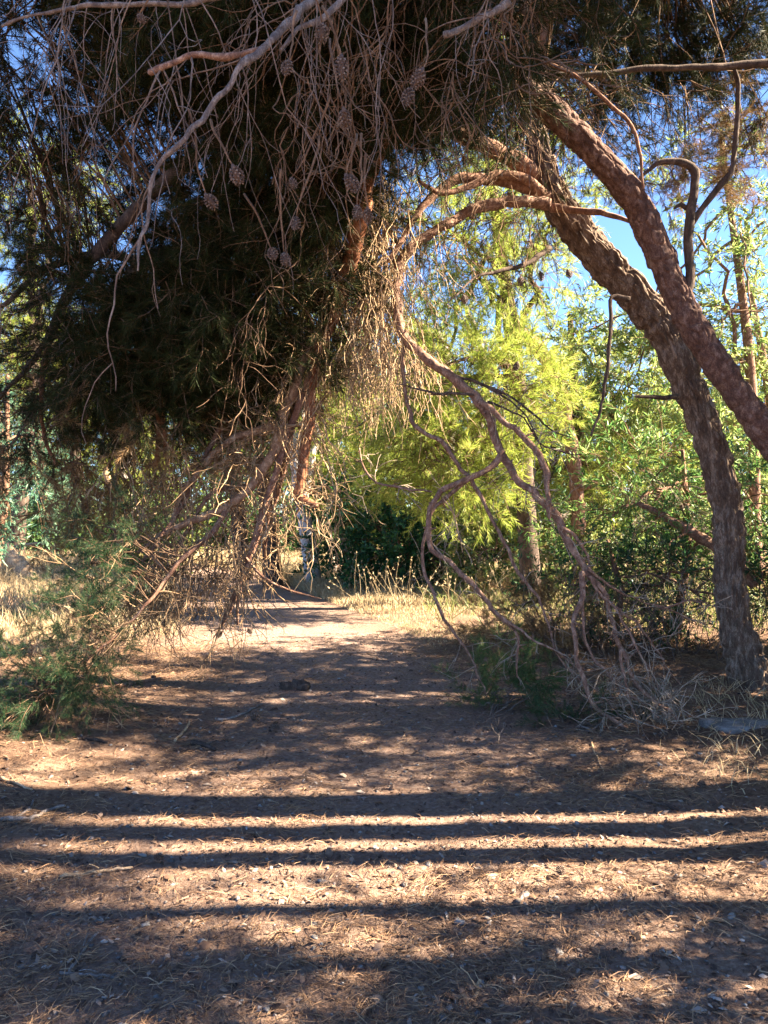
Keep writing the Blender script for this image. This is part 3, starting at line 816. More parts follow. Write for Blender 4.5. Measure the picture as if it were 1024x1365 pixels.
# green bough whose tips sweep down to the ground
cg = Geo()
gb = [(150, 705, 24, 18, 5.7, .12, 14), (128, 745, 28, 24, 5.6, .15, 28), (130, 785, 22, 20, 5.5, .12, 14), (95, 808, 24, 20, 5.3, .15, 18), (60, 865, 40, 22, 5.1, .2, 20), (110, 885, 34, 24, 5.1, .2, 20), (15, 895, 34, 28, 4.95, .2, 22), (55, 930, 36, 24, 4.9, .2, 22), (10, 972, 34, 20, 4.85, .2, 34), (-40, 960, 50, 40, 4.9, .3, 24), (130, 845, 28, 22, 5.2, .15, 18)]
pts = foliage(cg, 'pine', gb, (.34, .56), .35, 0, .6, (-.1, -.1, 0))
keep = pts[:, 2] > .05
boughs(cg, b5, pts, .6, .006, sag=.05)
part('green_bough', cg, [M['needle_blue'], M['twig_brown']], pineB)

cs = Geo()
for (px, py, d, s) in ((311, 234, 2.9, .95), (275, 272, 3.1, .9), (455, 88, 3.0, 1.0), (458, 158, 3.1, .95), (462, 246, 3.3, 1.0), (563, 105, 3.2, 1.05), (547, 132, 3.3, 1.0), (430, 45, 3.0, 1.0),
                       (362, 345, 3.4, .85), (379, 350, 3.5, .85), (388, 250, 3.3, .6), (395, 303, 3.3, .8), (476, 287, 3.3, .8), (490, 290, 3.4, .8), (386, 95, 2.9, .8), (185, 32, 2.8, .5)):
    c = P(px, py - 12, d); put_cone(pineB, c, s * .85)
    tube(cs, walk(c, (rng.normal(0, .3), rng.normal(0, .3), 1), rng.uniform(.2, .4), 7, 0, .12), np.linspace(.003, .006, 8), 5)
part('cone_stalk', cs, M['twig_brown'], pineB)['kind'] = 'stuff'
for (px, py, d) in ((694, 373, 6.2), (720, 367, 6.2), (757, 364, 6.2), (618, 398, 6.1), (690, 487, 6.4)):
    put_cone(pineA, P(px, py - 4, d), .8)
for (px, py, d) in ((371, 838, 6.0), (336, 842, 6.0), (262, 812, 5.9), (258, 826, 5.9)):
    put_cone(pineB, P(px - 40, py, d), .6)

# ------------------------------------------------------------------ background trees and shrubs
def tree(name, label, cat, base, trunk, crown, kind, leaf, wood='bark_brown', group=None, limbs=6, scale=(.9, 1.5), down=.2, clump=.3, bough=.35, relief=True, twig=0, snags=0):
    """trunk: [(x,y,z,r)...] world points; crown: [(x,y,z, rx,ry,rz, n)...] world ellipsoids"""
    root = thing(name, base, label, cat, group)
    tp = np.array(trunk, float); full = resample(tp, 60)
    g = Geo()
    if relief: bark_tube(g, full[:, :3], full[:, 3], 24, 14, .014, int(abs(base[0] * 31 + base[1] * 17)) % 97, plates=False, knots=.08)
    else: tube(g, full[:, :3], full[:, 3], 8)
    part('trunk', g, M[wood], root)
    sk = [full[30:, :3]]
    for k in range(limbs):
        c = crown[k % len(crown)]
        i = int(rng.uniform(.45, .97) * 59); a = full[i, :3]
        e = np.array(c[:3]) + rng.normal(0, .4, 3) * np.array(c[3:6])
        t = np.linspace(0, 1, 12)[:, None]; L = np.linalg.norm(e - a)
        q = a * (1 - t) + e * t + np.array([0, 0, 1]) * np.sin(t * 3.14) * L * .1 + rng.normal(0, .03 * L, (12, 3)) * np.sin(t * 3.14)
        g = Geo(); tube(g, q, np.linspace(full[i, 3] * .55, .012, 12), 7); part('limb', g, M[wood], root); sk.append(q)
    g = Geo(); al = []
    for (x, y, z, rx, ry, rz, n) in crown:
        c = np.array([x, y, z]); p = c + ball(n * 3) * np.array([rx, ry, rz])
        p = p[p[:, 2] > .1]
        if clump: p = p[fbm(p * (1.6 if rx > .8 else 2.5), 31, 2) > clump]
        p = p[:n]
        ax = unit((p - c) / np.array([rx, ry, rz])) * .7 + rng.normal(0, .5, p.shape); ax[:, 2] -= down
        put_sprays(g, kind, p, unit(ax), rng.uniform(*scale, len(p))); al.append(p)
    al = np.vstack(al)
    boughs(g, np.vstack(sk), al, bough, .012)
    part('crown', g, [M[leaf], M['twig_brown']], root)
    if snags:
        g = Geo(); twigs_along(g, full[8:34, :3], snags, .25, .8, .008, 1, down=.2, grav=.03, wander=.15, kids=3); part('twig_tangle', g, M['twig_brown'], root)
    if twig:
        g = Geo()
        for q in sk[1:]:
            twigs_along(g, q, twig, .3, .9, .006, 1, down=.3, grav=.05, wander=.2, kids=4)
        part('twig_tangle', g, M['twig_grey'], root)
    return root

def ell(px0, px1, py0, py1, d, rd, n):
    """pixel box at distance d -> world ellipsoid"""
    c = P((px0 + px1) / 2, (py0 + py1) / 2, d)
    return (c[0], c[1], c[2], (px1 - px0) / 2 / F * d, rd, (py1 - py0) / 2 / F * d, n)

def stand(px, d, r, top, lean=(0, 0), mid=None):
    """trunk from the ground at column px, distance d to pixel top=(px,py)"""
    b = on_ground(np.array([(px - CX) / F * d, d, 0.])); e = P(top[0], top[1], d + lean[1])
    m = (b + e) / 2 + (np.array([lean[0], 0, 0]))
    return b, [(*(b - [0, 0, .15]), r * 1.25), (*(b + (m - b) * .3), r), (*m, r * .85), (*e, r * .4)]

b, t = stand(710, 11.9, .15, (650, 200), (.1, .2))
tree('pine_tree', 'sunlit yellow-green pine with dark lower trunk behind the looped dead branch', 'tree', b, t,
     [ell(550, 690, 240, 390, 11.6, .6, 120), ell(560, 740, 460, 570, 11.2, .55, 200), ell(520, 680, 550, 650, 11.1, .5, 150), ell(680, 780, 210, 310, 11.7, .6, 60), ell(580, 720, 60, 230, 11.6, .7, 90), ell(480, 590, 420, 620, 11.8, .6, 110), ell(620, 730, 345, 395, 11.4, .5, 44)],
     'pine_far', 'needle_lime', wood='bark_dark', limbs=9, scale=(.85, 1.3), down=.05, clump=.22)
b, t = stand(690, 13.2, .04, (690, 720), (.1, .1))
tree('leafy_shrub', 'mid green leafy shrub around the dark trunk of the lime pine', 'shrub', b, t,
     [ell(610, 720, 690, 790, 13.2, .5, 70), ell(700, 800, 680, 780, 13.4, .5, 60)], 'broad', 'grass_green', limbs=5, scale=(.8, 1.3), clump=.25, relief=False, twig=5)
b, t = stand(800, 14.6, .14, (760, 420), (-.1, .2))
tree('pine_tree', 'mid green pine filling the space between the lime pine and the acacias', 'tree', b, t,
     [ell(640, 800, 570, 690, 14.4, .9, 110), ell(590, 700, 600, 700, 14.6, .8, 80), ell(730, 850, 500, 650, 14.6, .9, 90)],
     'pine_far', 'needle_lime', wood='bark_dark', limbs=6, scale=(1.0, 1.5), clump=.3)
b, t = stand(900, 8.9, .05, (910, 600), (.1, .1))
tree('acacia_tree', 'narrow-leaved acacia with rusty tinted sprays just behind the furrowed trunk', 'tree', b, t,
     [ell(800, 930, 580, 690, 8.9, .4, 30), ell(760, 900, 650, 750, 8.8, .4, 44), ell(950, 1060, 580, 760, 8.9, .5, 56)],
     'acacia', 'leaf_acacia', limbs=8, scale=(.6, .95), down=.35, clump=.3, relief=False, twig=4)
b, t = stand(1010, 13.8, .10, (960, 180), (.2, .3))
tree('acacia_tree', 'tall pale acacia with pinkish sprays against the sky', 'tree', b, t,
     [ell(910, 1060, 330, 520, 13.6, .7, 60), ell(800, 900, 430, 560, 13.8, .6, 60), ell(960, 1050, 200, 330, 13.8, .6, 28), ell(740, 830, 400, 520, 14, .6, 50), ell(860, 950, 220, 320, 14, .5, 14)],
     'acacia_far', 'leaf_pale', limbs=8, scale=(.8, 1.2), down=.35, clump=.3, relief=False, twig=3)
b, t = stand(1040, 15.5, .12, (1000, 380), (.2, .3))
tree('acacia_tree', 'bright green acacia glimpsed beyond the scaly trunk', 'tree', b, t,
     [ell(930, 1080, 480, 660, 15, .6, 64), ell(790, 950, 520, 690, 15.5, .6, 74), ell(980, 1060, 380, 500, 15, .6, 28)],
     'acacia_far', 'leaf_pale', limbs=7, scale=(.9, 1.4), down=.3, clump=.25, relief=False)
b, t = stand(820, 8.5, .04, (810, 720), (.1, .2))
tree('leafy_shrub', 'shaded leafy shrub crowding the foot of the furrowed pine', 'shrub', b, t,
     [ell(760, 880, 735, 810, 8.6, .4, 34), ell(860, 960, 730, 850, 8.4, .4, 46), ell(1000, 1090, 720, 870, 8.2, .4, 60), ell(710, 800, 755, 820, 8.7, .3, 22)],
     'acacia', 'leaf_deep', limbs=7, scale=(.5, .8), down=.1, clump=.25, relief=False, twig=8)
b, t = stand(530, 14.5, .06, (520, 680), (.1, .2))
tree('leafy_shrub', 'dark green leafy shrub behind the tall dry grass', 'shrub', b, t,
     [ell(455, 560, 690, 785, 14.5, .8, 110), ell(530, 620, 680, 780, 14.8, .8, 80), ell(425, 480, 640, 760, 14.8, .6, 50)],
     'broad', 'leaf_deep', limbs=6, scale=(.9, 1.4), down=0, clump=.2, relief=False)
b, t = stand(600, 16.5, .14, (560, 430), (.2, .4))
tree('pine_tree', 'pale olive pine filling the gap above the dark green shrub', 'tree', b, t,
     [ell(420, 560, 560, 690, 16, 1.2, 130), ell(520, 640, 600, 700, 16.5, 1.0, 80), ell(440, 560, 380, 560, 17, 1.2, 90), ell(380, 470, 480, 620, 17, 1.0, 70)],
     'pine_far', 'needle_lime', limbs=8, scale=(1.2, 1.8), down=.1, clump=.25)

# bare trunks along the far end of the path
def bare_trunk(px, py, w, tpx, tpy, label, wood, cr, leaf='needle_green', kind='pine_far'):
    base = G(px, py); d = base[1]; r = w / 2 / F * d
    t = [(*(base - [0, 0, .2]), r * 1.2), (*P(px + (tpx - px) * .25, py + (tpy - py) * .25, d), r), (*P(px + (tpx - px) * .6, py + (tpy - py) * .6, d + .1), r * .85), (*P(tpx, tpy, d + .2), r * .6)]
    tree('pine_tree', label, 'tree', base, t, cr, kind, leaf, wood=wood, limbs=5, scale=(1.2, 1.8), clump=.3)
d0 = 15.5
bare_trunk(421, 784, 21, 385, 560, 'pine with silvery sunlit trunk beside the far end of the path', 'bark_silver', [ell(330, 450, 380, 520, d0, 1.2, 70)], 'needle_lime')
bare_trunk(366, 782, 24, 345, 560, 'pine with dark straight trunk next to the silvery trunk', 'bark_dark', [ell(250, 380, 480, 600, 16, 1.2, 80)])
bare_trunk(326, 772, 21, 305, 560, 'pine with patchy trunk showing an orange scar beyond the path', 'bark_dark', [ell(230, 340, 420, 540, 17, 1.2, 70)])
bare_trunk(446, 762, 9, 420, 600, 'thin grey sapling pine leaning beside the dark green shrub', 'wood_grey', [ell(390, 450, 540, 620, 18, .8, 36)])
bare_trunk(470, 768, 14, 436, 600, 'grey leaning pine pole entwined with green leaves', 'wood_grey', [ell(400, 470, 500, 600, 18, .8, 40)], 'needle_lime')
bare_trunk(112, 736, 20, 96, 560, 'dark trunked pine standing in the deep shade past the field', 'bark_dark', [ell(-20, 140, 420, 570, 26, 2.0, 110)], 'needle_lime')
bare_trunk(66, 740, 14, 50, 560, 'slim dark pine in the shade past the field', 'bark_dark', [ell(-60, 80, 380, 500, 25, 2.0, 90)], 'needle_lime')
bare_trunk(190, 742, 18, 146, 560, 'leaning pine with bluish white trunk behind the dead twigs', 'wood_grey', [ell(120, 240, 440, 560, 24, 1.6, 90)], 'needle_green')
bare_trunk(178, 748, 12, 132, 600, 'leaning pine with tan trunk behind the green bough', 'wood_pale', [ell(140, 260, 520, 640, 22, 1.2, 60)], 'needle_lime')

b, t = stand(-20, 9.5, .06, (10, 500), (.1, .2))
tree('acacia_tree', 'blue-green acacia with drooping leaves at the edge of the dry field', 'tree', b, t,
     [ell(-60, 60, 570, 700, 9.5, .7, 75), ell(-80, 30, 480, 600, 9.8, .7, 40)], 'acacia', 'leaf_blue', limbs=6, scale=(.6, 1.0), down=.5, clump=.2, relief=False)
b, t = stand(150, 18, .05, (150, 690), (.1, .1))
tree('leafy_shrub', 'young green shrub at the back of the dry field', 'shrub', b, t,
     [ell(100, 210, 660, 760, 18, .9, 80), ell(170, 260, 640, 740, 19, .9, 60)], 'broad', 'grass_green', limbs=5, scale=(1., 1.5), clump=.2, relief=False)

b, t = stand(20, 22, .2, (40, 240), (.3, .4))
tree('pine_tree', 'tall pale green pine rising behind the dark crown beyond the field', 'tree', b, t,
     [ell(-60, 130, 190, 330, 22, 1.4, 110), ell(-60, 90, 400, 520, 22, 1.4, 110)], 'pine_far', 'needle_lime', wood='bark_dark', limbs=7, scale=(1.4, 2.2), clump=.3)
# far pines behind everything
far = [(-13, 31, 8.5, 'needle_lime', 'far pine with a bright sunlit top beyond the dry field'), (-7.5, 33, 8.0, 'needle_green', 'far pine with a dull green crown beyond the dry field'),
       (-2.5, 30, 7.5, 'needle_lime', 'far yellow-green pine over the end of the path'), (2.5, 32, 8.0, 'needle_green', 'far dull green pine over the dark green shrub'),
       (7.5, 27, 7.0, 'needle_lime', 'far yellow-green pine behind the acacias'), (13, 30, 8.0, 'needle_green', 'far green pine behind the acacias'), (-19, 30, 9, 'needle_green', 'far green pine at the side of the dry field')]
for (x, y, h, leaf, label) in far:
    b = on_ground(np.array([x, y, 0.])); t = [(x, y, b[2] - .2, .2), (x + .2, y, h * .4, .16), (x - .1, y, h * .75, .1), (x, y, h * .95, .04)]
    tree('pine_tree', label, 'tree', b, t, [(x, y, h * .78, 2.3, 2.0, 1.6, 150), (x - 1.6, y - .5, h * .52, 1.8, 1.6, 1.2, 90), (x + 1.7, y + .3, h * .5, 1.8, 1.6, 1.2, 90)],
         'pine_far', leaf, wood='bark_dark', limbs=7, scale=(1.6, 2.6), clump=.25)
# undergrowth and wood beyond that reads as one mass
g = Geo(); n = 2600
x = rng.uniform(-34, 34, n); y = rng.uniform(36, 48, n) - np.abs(x) * .25; z = rng.uniform(0, 1, n) ** 1.2 * (3.5 + 5 * vnoise(np.stack([x * .2, y * .1, x * 0], 1), 3))
put_sprays(g, 'pine_far', np.stack([x, y, z], 1), unit(rng.normal(0, 1, (n, 3)) + [0, -.3, .2]), rng.uniform(2.4, 4.2, n))
n = 1300
x = rng.uniform(-20, 16, n); y = rng.uniform(21, 29, n) + 3 * vnoise(np.stack([x * .3, x * 0, x * 0], 1), 9); z = rng.uniform(0, 1, n) * (.8 + 1.9 * vnoise(np.stack([x * .5, y * .4, x * 0], 1), 6))
ok = ~((x < -3.0) & (y < 24.0)); x, y, z = x[ok], y[ok], z[ok]
put_sprays(g, 'broad', np.stack([x, y, z], 1), unit(rng.normal(0, 1, (len(x), 3)) + [0, -.2, .4]), rng.uniform(1.4, 2.4, len(x)))
tag(link('undergrowth', g.mesh('undergrowth', [M['needle_green'], M['bark_dark']])), 'dark wooded undergrowth far behind the path and the field', 'undergrowth', kind='stuff')

# ------------------------------------------------------------------ trees outside the frame that shade the path
def pole_pine(x, y, r, lean, label, h=8.0):
    b = on_ground(np.array([x, y, 0.]))
    t = [(x, y, b[2] - .2, r * 1.3), (x + lean * .4, y, h * .25, r), (x + lean, y + .02, h * .5, r * .9), (x + lean * 1.5, y + .1, h, r * .35)]
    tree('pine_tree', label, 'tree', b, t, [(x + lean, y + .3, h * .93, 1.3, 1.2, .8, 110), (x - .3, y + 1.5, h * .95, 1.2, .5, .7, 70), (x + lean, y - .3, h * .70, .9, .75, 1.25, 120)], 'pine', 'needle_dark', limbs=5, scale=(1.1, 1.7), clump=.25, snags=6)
pole_pine(4.6, 4.04, .165, -.1, 'stout straight pine across the path casting the broad shadow band', 10.0)
pole_pine(5.3, 3.70, .105, .12, 'medium straight pine across the path casting the middle shadow band', 10.6)
pole_pine(4.2, 3.41, .085, .0, 'slim straight pine across the path casting the thin shadow band', 9.8)
pole_pine(5.9, 2.98, .06, -.25, 'slender leaning pine across the path behind the three shadow-casting pines', 9.2)
b = on_ground(np.array([5.6, 5.6, 0.]))  # invented thicket, massed to block the sun with gaps where trunks stay lit
tree('acacia_tree', 'unseen acacia thicket added to shade the middle of the path', 'tree', b, [(5.6, 5.6, -.1, .09), (5.7, 5.6, 1.2, .08), (5.6, 5.7, 2.6, .06), (5.6, 5.8, 4.0, .03)],
     [(5.5, 5.25, 3.0, .7, .5, 2.8, 330), (5.8, 6.5, 2.0, .8, .7, 1.5, 190), (5.8, 7.55, 2.6, .8, .55, 2.4, 300), (5.6, 5.75, 4.5, .6, .25, 1.0, 90), (5.8, 7.5, 4.7, .6, .35, .9, 110)], 'acacia', 'leaf_acacia', limbs=8, scale=(.8, 1.3), clump=.2, relief=False)
b = on_ground(np.array([4.4, 2.5, 0.]))  # off-frame foliage put in for its dappled shadow on the foreground
tree('acacia_tree', 'unseen open acacia added to dapple the needles in front', 'tree', b, [(4.4, 2.5, -.1, .07), (4.4, 2.55, 1.2, .06), (4.3, 2.6, 2.6, .05), (4.4, 2.6, 4.0, .02)],
     [(4.2, 2.4, 2.6, .6, .2, 1.5, 90), (4.3, 2.72, 2.4, .5, .12, 1.3, 22), (4.0, 2.1, 2.4, .6, .15, 1.5, 90), (4.4, 3.0, 1.6, .4, .10, .5, 12)], 'acacia', 'leaf_acacia', limbs=7, scale=(.6, 1.0), clump=.2, relief=False)

# ------------------------------------------------------------------ low plants, grass, logs
def bush(name, label, cat, px, py, blobs, kind, leaf, scale, stems=14, extra=0):
    base = G(px, py); root = thing(name, base, label, cat)
    g = Geo(); pts = foliage(g, kind, blobs, scale, -.35, 0, .5)
    part('foliage', g, [M[leaf], M['twig_brown']], root)
    g = Geo()
    for k in range(stems):
        e = pts[rng.integers(0, len(pts))]; s = on_ground(base + rng.normal(0, .08, 3) * [1, 1, 0])
        t = np.linspace(0, 1, 6)[:, None]
        tube(g, s * (1 - t) + e * t + rng.normal(0, .02, (6, 3)), np.linspace(.008, .003, 6), 4, cap=False)
    for k in range(extra):
        e = on_ground(base + rng.normal(0, .3, 3) * [1.3, .6, 0], .05)
        dead_twig(g, e, rng.normal(0, 1, 3) + [0, 0, .3], rng.uniform(.2, .5), .004, 1, .03, .2, 3)
    part('stem', g, M['twig_ash'], root)
    return root
bush('pine_seedling', 'low dark green pine seedling under the end of the looped dead branch', 'shrub', 665, 945,
     [(640, 925, 26, 18, 6.0, .15, 16), (675, 915, 36, 24, 6.0, .2, 30), (712, 925, 24, 18, 5.95, .15, 14), (668, 882, 26, 16, 6.05, .15, 9)], 'pine', 'needle_green', (.30, .48))
bush('brush_heap', 'low heap of cut green pine brush where the dead limb touches the ground', 'brush', 790, 975,
     [(755, 962, 40, 8, 5.55, .18, 15), (805, 968, 40, 8, 5.45, .18, 13), (845, 980, 28, 7, 5.4, .15, 7)], 'pine', 'needle_blue', (.28, .44), extra=12)
bush('dead_brush', 'rust brown dead pine brush behind the looped branch', 'brush', 700, 850,
     [(690, 822, 36, 22, 8.6, .3, 20), (740, 838, 44, 18, 8.2, .3, 20), (690, 850, 40, 14, 8.0, .3, 14), (770, 860, 40, 16, 7.6, .3, 12)], 'pine', 'needle_brown', (.5, .8), extra=30)

def strips(geo, base, tip, w, bend, m=0):
    n = len(base); mid = (base + tip) / 2 + bend
    side = np.cross(tip - base, rng.normal(0, 1, (n, 3))); side = unit(side) * (w / 2)[:, None]
    v = np.stack([base - side, base + side, mid + side * .8, mid - side * .8, tip], 1).reshape(-1, 3)
    i = np.arange(n)[:, None] * 5
    geo.add(v, i + [3, 2, 4], i + [0, 1, 2, 3], m)

def grass(name, label, x0, x1, y0, y1, n, h, mat, keep, flop=.5, wide=1.0):
    x = rng.uniform(x0, x1, n); y = rng.uniform(y0, y1, n)
    p = np.stack([x, y, x * 0], 1); k = keep(x, y) & (vnoise(p * 1.6, 41) > .18); p = on_ground(p[k]); n = len(p)
    hh = rng.uniform(.35, 1.1, n) * h(p[:, 0], p[:, 1]) * (.5 + .9 * vnoise(p * [1.1, 1.1, 0], 43))
    lean = rng.normal(0, flop, (n, 3)) * hh[:, None]; lean[:, 2] = hh
    g = Geo(); strips(g, p, p + lean, (rng.uniform(.004, .008, n) * (.5 + p[:, 1] / 11)) * wide, rng.normal(0, .12, (n, 3)) * hh[:, None] + np.stack([hh * 0, hh * 0, hh * .22], 1))
    return tag(link(name, g.mesh(name, M[mat])), label, 'grass', kind='stuff')
grass('dry_grass', 'sunlit straw coloured grass on the verge beside the path', -2.2, 3.2, 7.9, 17, 46000,
      lambda x, y: .055 + .24 * np.clip((y - 11) / 4, 0, 1), 'grass_dry', lambda x, y: (path_dist(x, y) > .02) & (y > 7.9 + .9 * rng.uniform(0, 1, len(x)) + .55 * np.clip(x, 0, 3)) & (x > -1.4 - (y - 8) * .3))
grass('dry_grass', 'pale straw coloured grass covering the open field', -16, -1.6, 7.6, 24, 60000,
      lambda x, y: .12 + .30 * np.clip((y - 7) / 5, 0, 1), 'grass_dry', lambda x, y: (path_dist(x, y) > .1) & (x < -1.3 - (12 - y) * .42))
grass('green_grass', 'sparse green grass under the shrubs behind the verge', .6, 8, 9, 19, 9000,
      lambda x, y: .35 + x * 0, 'grass_green', lambda x, y: path_dist(x, y) > .8)
# tall seeding stems
g = Geo(); n = 260
p = on_ground(np.stack([rng.uniform(-1.2, 2.0, n), rng.uniform(11, 16, n), np.zeros(n)], 1)); p = p[path_dist(p[:, 0], p[:, 1]) > .15]
for q in p:
    h = rng.uniform(.35, .8); w = walk(q, (rng.normal(0, .35), rng.normal(0, .3), 1), h, 6, .09, .08)
    tube(g, w, np.linspace(.004, .002, 7), 3, cap=False)
    for k in range(5):
        v, t = leaves(1, .05, .016, 0, .01, rng); R = rot_to(unit(np.array([w[-1] - w[-2]]) + rng.normal(0, .02, (1, 3))), np.array([0.]))[0]
        g.add(v @ R.T + w[-1 - k % 2], t)
tag(link('seeding_grass', g.mesh('seeding_grass', M['grass_dry'])), 'tall dry seeding grass stems at the back of the verge', 'grass', kind='stuff')
grass('dry_grass', 'thin dry tufts on the littered ground below the scaly pine', 1.5, 4.2, 4.0, 6.6, 1500, lambda x, y: .12 + x * 0, 'grass_dry', lambda x, y: x > 1.6 + (6 - y) * .1, .9)

def log(name, label, cat, pl, d0, d1, mat, seed, stubs=2):
    p, r = limb_px(pl, d0, d1, .02); root = thing(name, on_ground(p[0]), label, cat)
    full = resample(np.hstack([p, r[:, None]]), 70); g = Geo()
    bark_tube(g, full[:, :3], full[:, 3], 24, 14, .01, seed, knots=.1); part('trunk', g, M[mat], root)
    for k in range(stubs):
        i = int(rng.uniform(.3, .95) * (len(p) - 1)); g = Geo()
        w = walk(p[i], rng.normal(0, 1, 3) + [0, 0, .7], r[i] * rng.uniform(4, 9), 6, 0, .15); tube(g, w, np.linspace(r[i] * .4, r[i] * .12, 7), 6); part('branch', g, M[mat], root)
    return root
log('fallen_log', 'pale fallen trunk slanting into the dry grass field', 'log', [(-60, 690, 26), (-15, 715, 25), (15, 742, 22), (38, 768, 20), (48, 784, 18)], 16.5, 15.6, 'wood_pale', 4, 3)
def snag(label, px, d, pl, mat, seed):
    b = on_ground(np.array([(px - CX) / F * d, d, 0.])); py = CY + (EYE - b[2]) / d * F
    log('dead_tree', label, 'tree', [(px, py + 8, pl[0][2] * 1.25)] + pl, d, d, mat, seed, 4)
snag('weathered white dead tree with broken branches behind the lime pine', 588, 15.6, [(598, 640, 11), (600, 540, 13), (594, 480, 15), (584, 448, 9), (578, 425, 4)], 'wood_grey', 8)
snag('slim bleached dead tree forking beside the patch of sky', 606, 15.4, [(630, 620, 10), (650, 510, 9), (640, 460, 8), (628, 425, 6), (615, 402, 4)], 'wood_grey', 12)
snag('brown dead trunk arching against the patch of sky', 775, 13.0, [(768, 640, 18), (748, 530, 17), (722, 468, 16), (700, 448, 15), (688, 430, 12), (678, 408, 8), (676, 385, 4)], 'bark_brown', 15)
log('fallen_branch', 'thick bare bough slanting behind the furrowed trunk', 'branch', [(1010, 778, 16), (965, 740, 15), (930, 715, 14), (890, 690, 11), (850, 672, 6)], 8.0, 8.4, 'bark_brown', 19, 3)

# thicket of thin grey stems in the shade behind the furrowed trunk
base = G(860, 862); root = thing('bare_thicket', base, 'thicket of thin bare grey twigs in the shade left of the furrowed trunk', 'shrub')
root['label'] = 'thicket of thin bare grey twigs in the shade behind the splayed dead limb'
g = Geo()
for k in range(95):
    s = on_ground(np.array([rng.uniform(1.7, 3.4), rng.uniform(7.4, 9.2), 0]))
    dead_twig(g, s, (rng.normal(0, .5), rng.normal(0, .4), 1), rng.uniform(.5, 1.1), .005, 1, -.02, .2, 5)
part('twig_tangle', g, M['twig_ash'], root)

# ------------------------------------------------------------------ litter on the ground
def scatter_ground(n, dmin, dmax, power=1.0):
    d = dmin + (dmax - dmin) * rng.uniform(0, 1, n) ** power
    x = rng.uniform(-1, 1, n) * (d * .54 + .35)
    return np.stack([x, d, x * 0], 1)
p = scatter_ground(190000, 1.9, 9.0, 1.35)
pdv = path_dist(p[:, 0], p[:, 1])
dens = np.clip(.42 + pdv * .35, .22, 1) * np.clip(3.2 * (fbm(p * 1.6, 61, 3) - .32), .08, 1.4) * np.where(p[:, 1] < 4.5, 1.35, .9)
p = p[rng.uniform(0, 1, len(p)) < dens]; n = len(p)
a = rng.uniform(0, 6.283, n); L = rng.uniform(.035, .10, n) * .5
dv = np.stack([np.cos(a) * L, np.sin(a) * L, np.zeros(n)], 1)
A = on_ground(p - dv, .002) + np.stack([np.zeros(n)] * 2 + [rng.uniform(0, .010, n)], 1); B = on_ground(p + dv, .003) + np.stack([np.zeros(n)] * 2 + [rng.uniform(0, .024, n)], 1)
g = Geo(); strips(g, A, B, rng.uniform(.0020, .0034, n) * (.7 + p[:, 1] * .09), np.stack([rng.normal(0, .006, n), rng.normal(0, .006, n), rng.uniform(.001, .008, n)], 1))
tag(link('pine_needle_litter', g.mesh('pine_needle_litter', M['litter'])), 'brown fallen pine needles strewn over the ground', 'litter', kind='stuff')
p = on_ground(scatter_ground(17000, 1.9, 9.5, 1.3), .004); n = len(p)
a = rng.uniform(0, 6.283, n); s = rng.uniform(.005, .017, n) * (1 + (rng.uniform(0, 1, n) > .95) * 1.0)
u = np.stack([np.cos(a), np.sin(a), rng.normal(0, .35, n)], 1) * s[:, None]; w = np.stack([-np.sin(a), np.cos(a), rng.normal(0, .35, n)], 1) * (s * rng.uniform(.3, .8, n))[:, None]
up = np.stack([np.zeros(n)] * 2 + [s * .45], 1)
v = np.stack([p - u, p - w * .9 + up * .4, p + u, p + w, p + up], 1).reshape(-1, 3); i = np.arange(n)[:, None] * 5
g = Geo(); g.add(v, np.vstack([i + [0, 1, 4], i + [1, 2, 4], i + [2, 3, 4], i + [3, 0, 4]]))
tag(link('bark_litter', g.mesh('bark_litter', M['chip'], False)), 'dark bark flakes and crumbs scattered among the needles', 'litter', kind='stuff')

def pebble_template(r, sub=1):
    import bmesh
    bm = bmesh.new(); bmesh.ops.create_icosphere(bm, subdivisions=sub, radius=1)
    v = np.array([x.co[:] for x in bm.verts]); f = np.array([[x.index for x in q.verts] for q in bm.faces]); bm.free()
    v = v * (1 + (vnoise(v * 1.3 + r.uniform(0, 50), 3)[:, None] - .5) * 1.3) * np.array([1, r.uniform(.5, .95), r.uniform(.3, .6)])
    return v, f
tm = [pebble_template(trng) for _ in range(6)]
p = on_ground(scatter_ground(4200, 1.9, 12, 1.2)); pdv = path_dist(p[:, 0], p[:, 1]); p = p[rng.uniform(0, 1, len(p)) < np.clip(.75 - pdv, .25, 1)]; n = len(p)
s = .004 + rng.exponential(.0042, n); s = np.minimum(s, .017); g = Geo()
for k in range(6):
    q = np.where(np.arange(n) % 6 == k)[0]; v, f = tm[k]; a = rng.uniform(0, 6.283, len(q)); c, sn = np.cos(a), np.sin(a)
    R = np.zeros((len(q), 3, 3)); R[:, 0, 0] = c; R[:, 0, 1] = -sn; R[:, 1, 0] = sn; R[:, 1, 1] = c; R[:, 2, 2] = 1
    o = np.einsum('nij,vj->nvi', R * s[q][:, None, None], v) + p[q][:, None, :] + [0, 0, .002]
    g.add(o.reshape(-1, 3), (f[None] + (np.arange(len(q)) * len(v))[:, None, None]).reshape(-1, 3))
tag(link('gravel', g.mesh('gravel', M['stone'], False)), 'small pale gravel trodden into the path', 'gravel', kind='stuff')

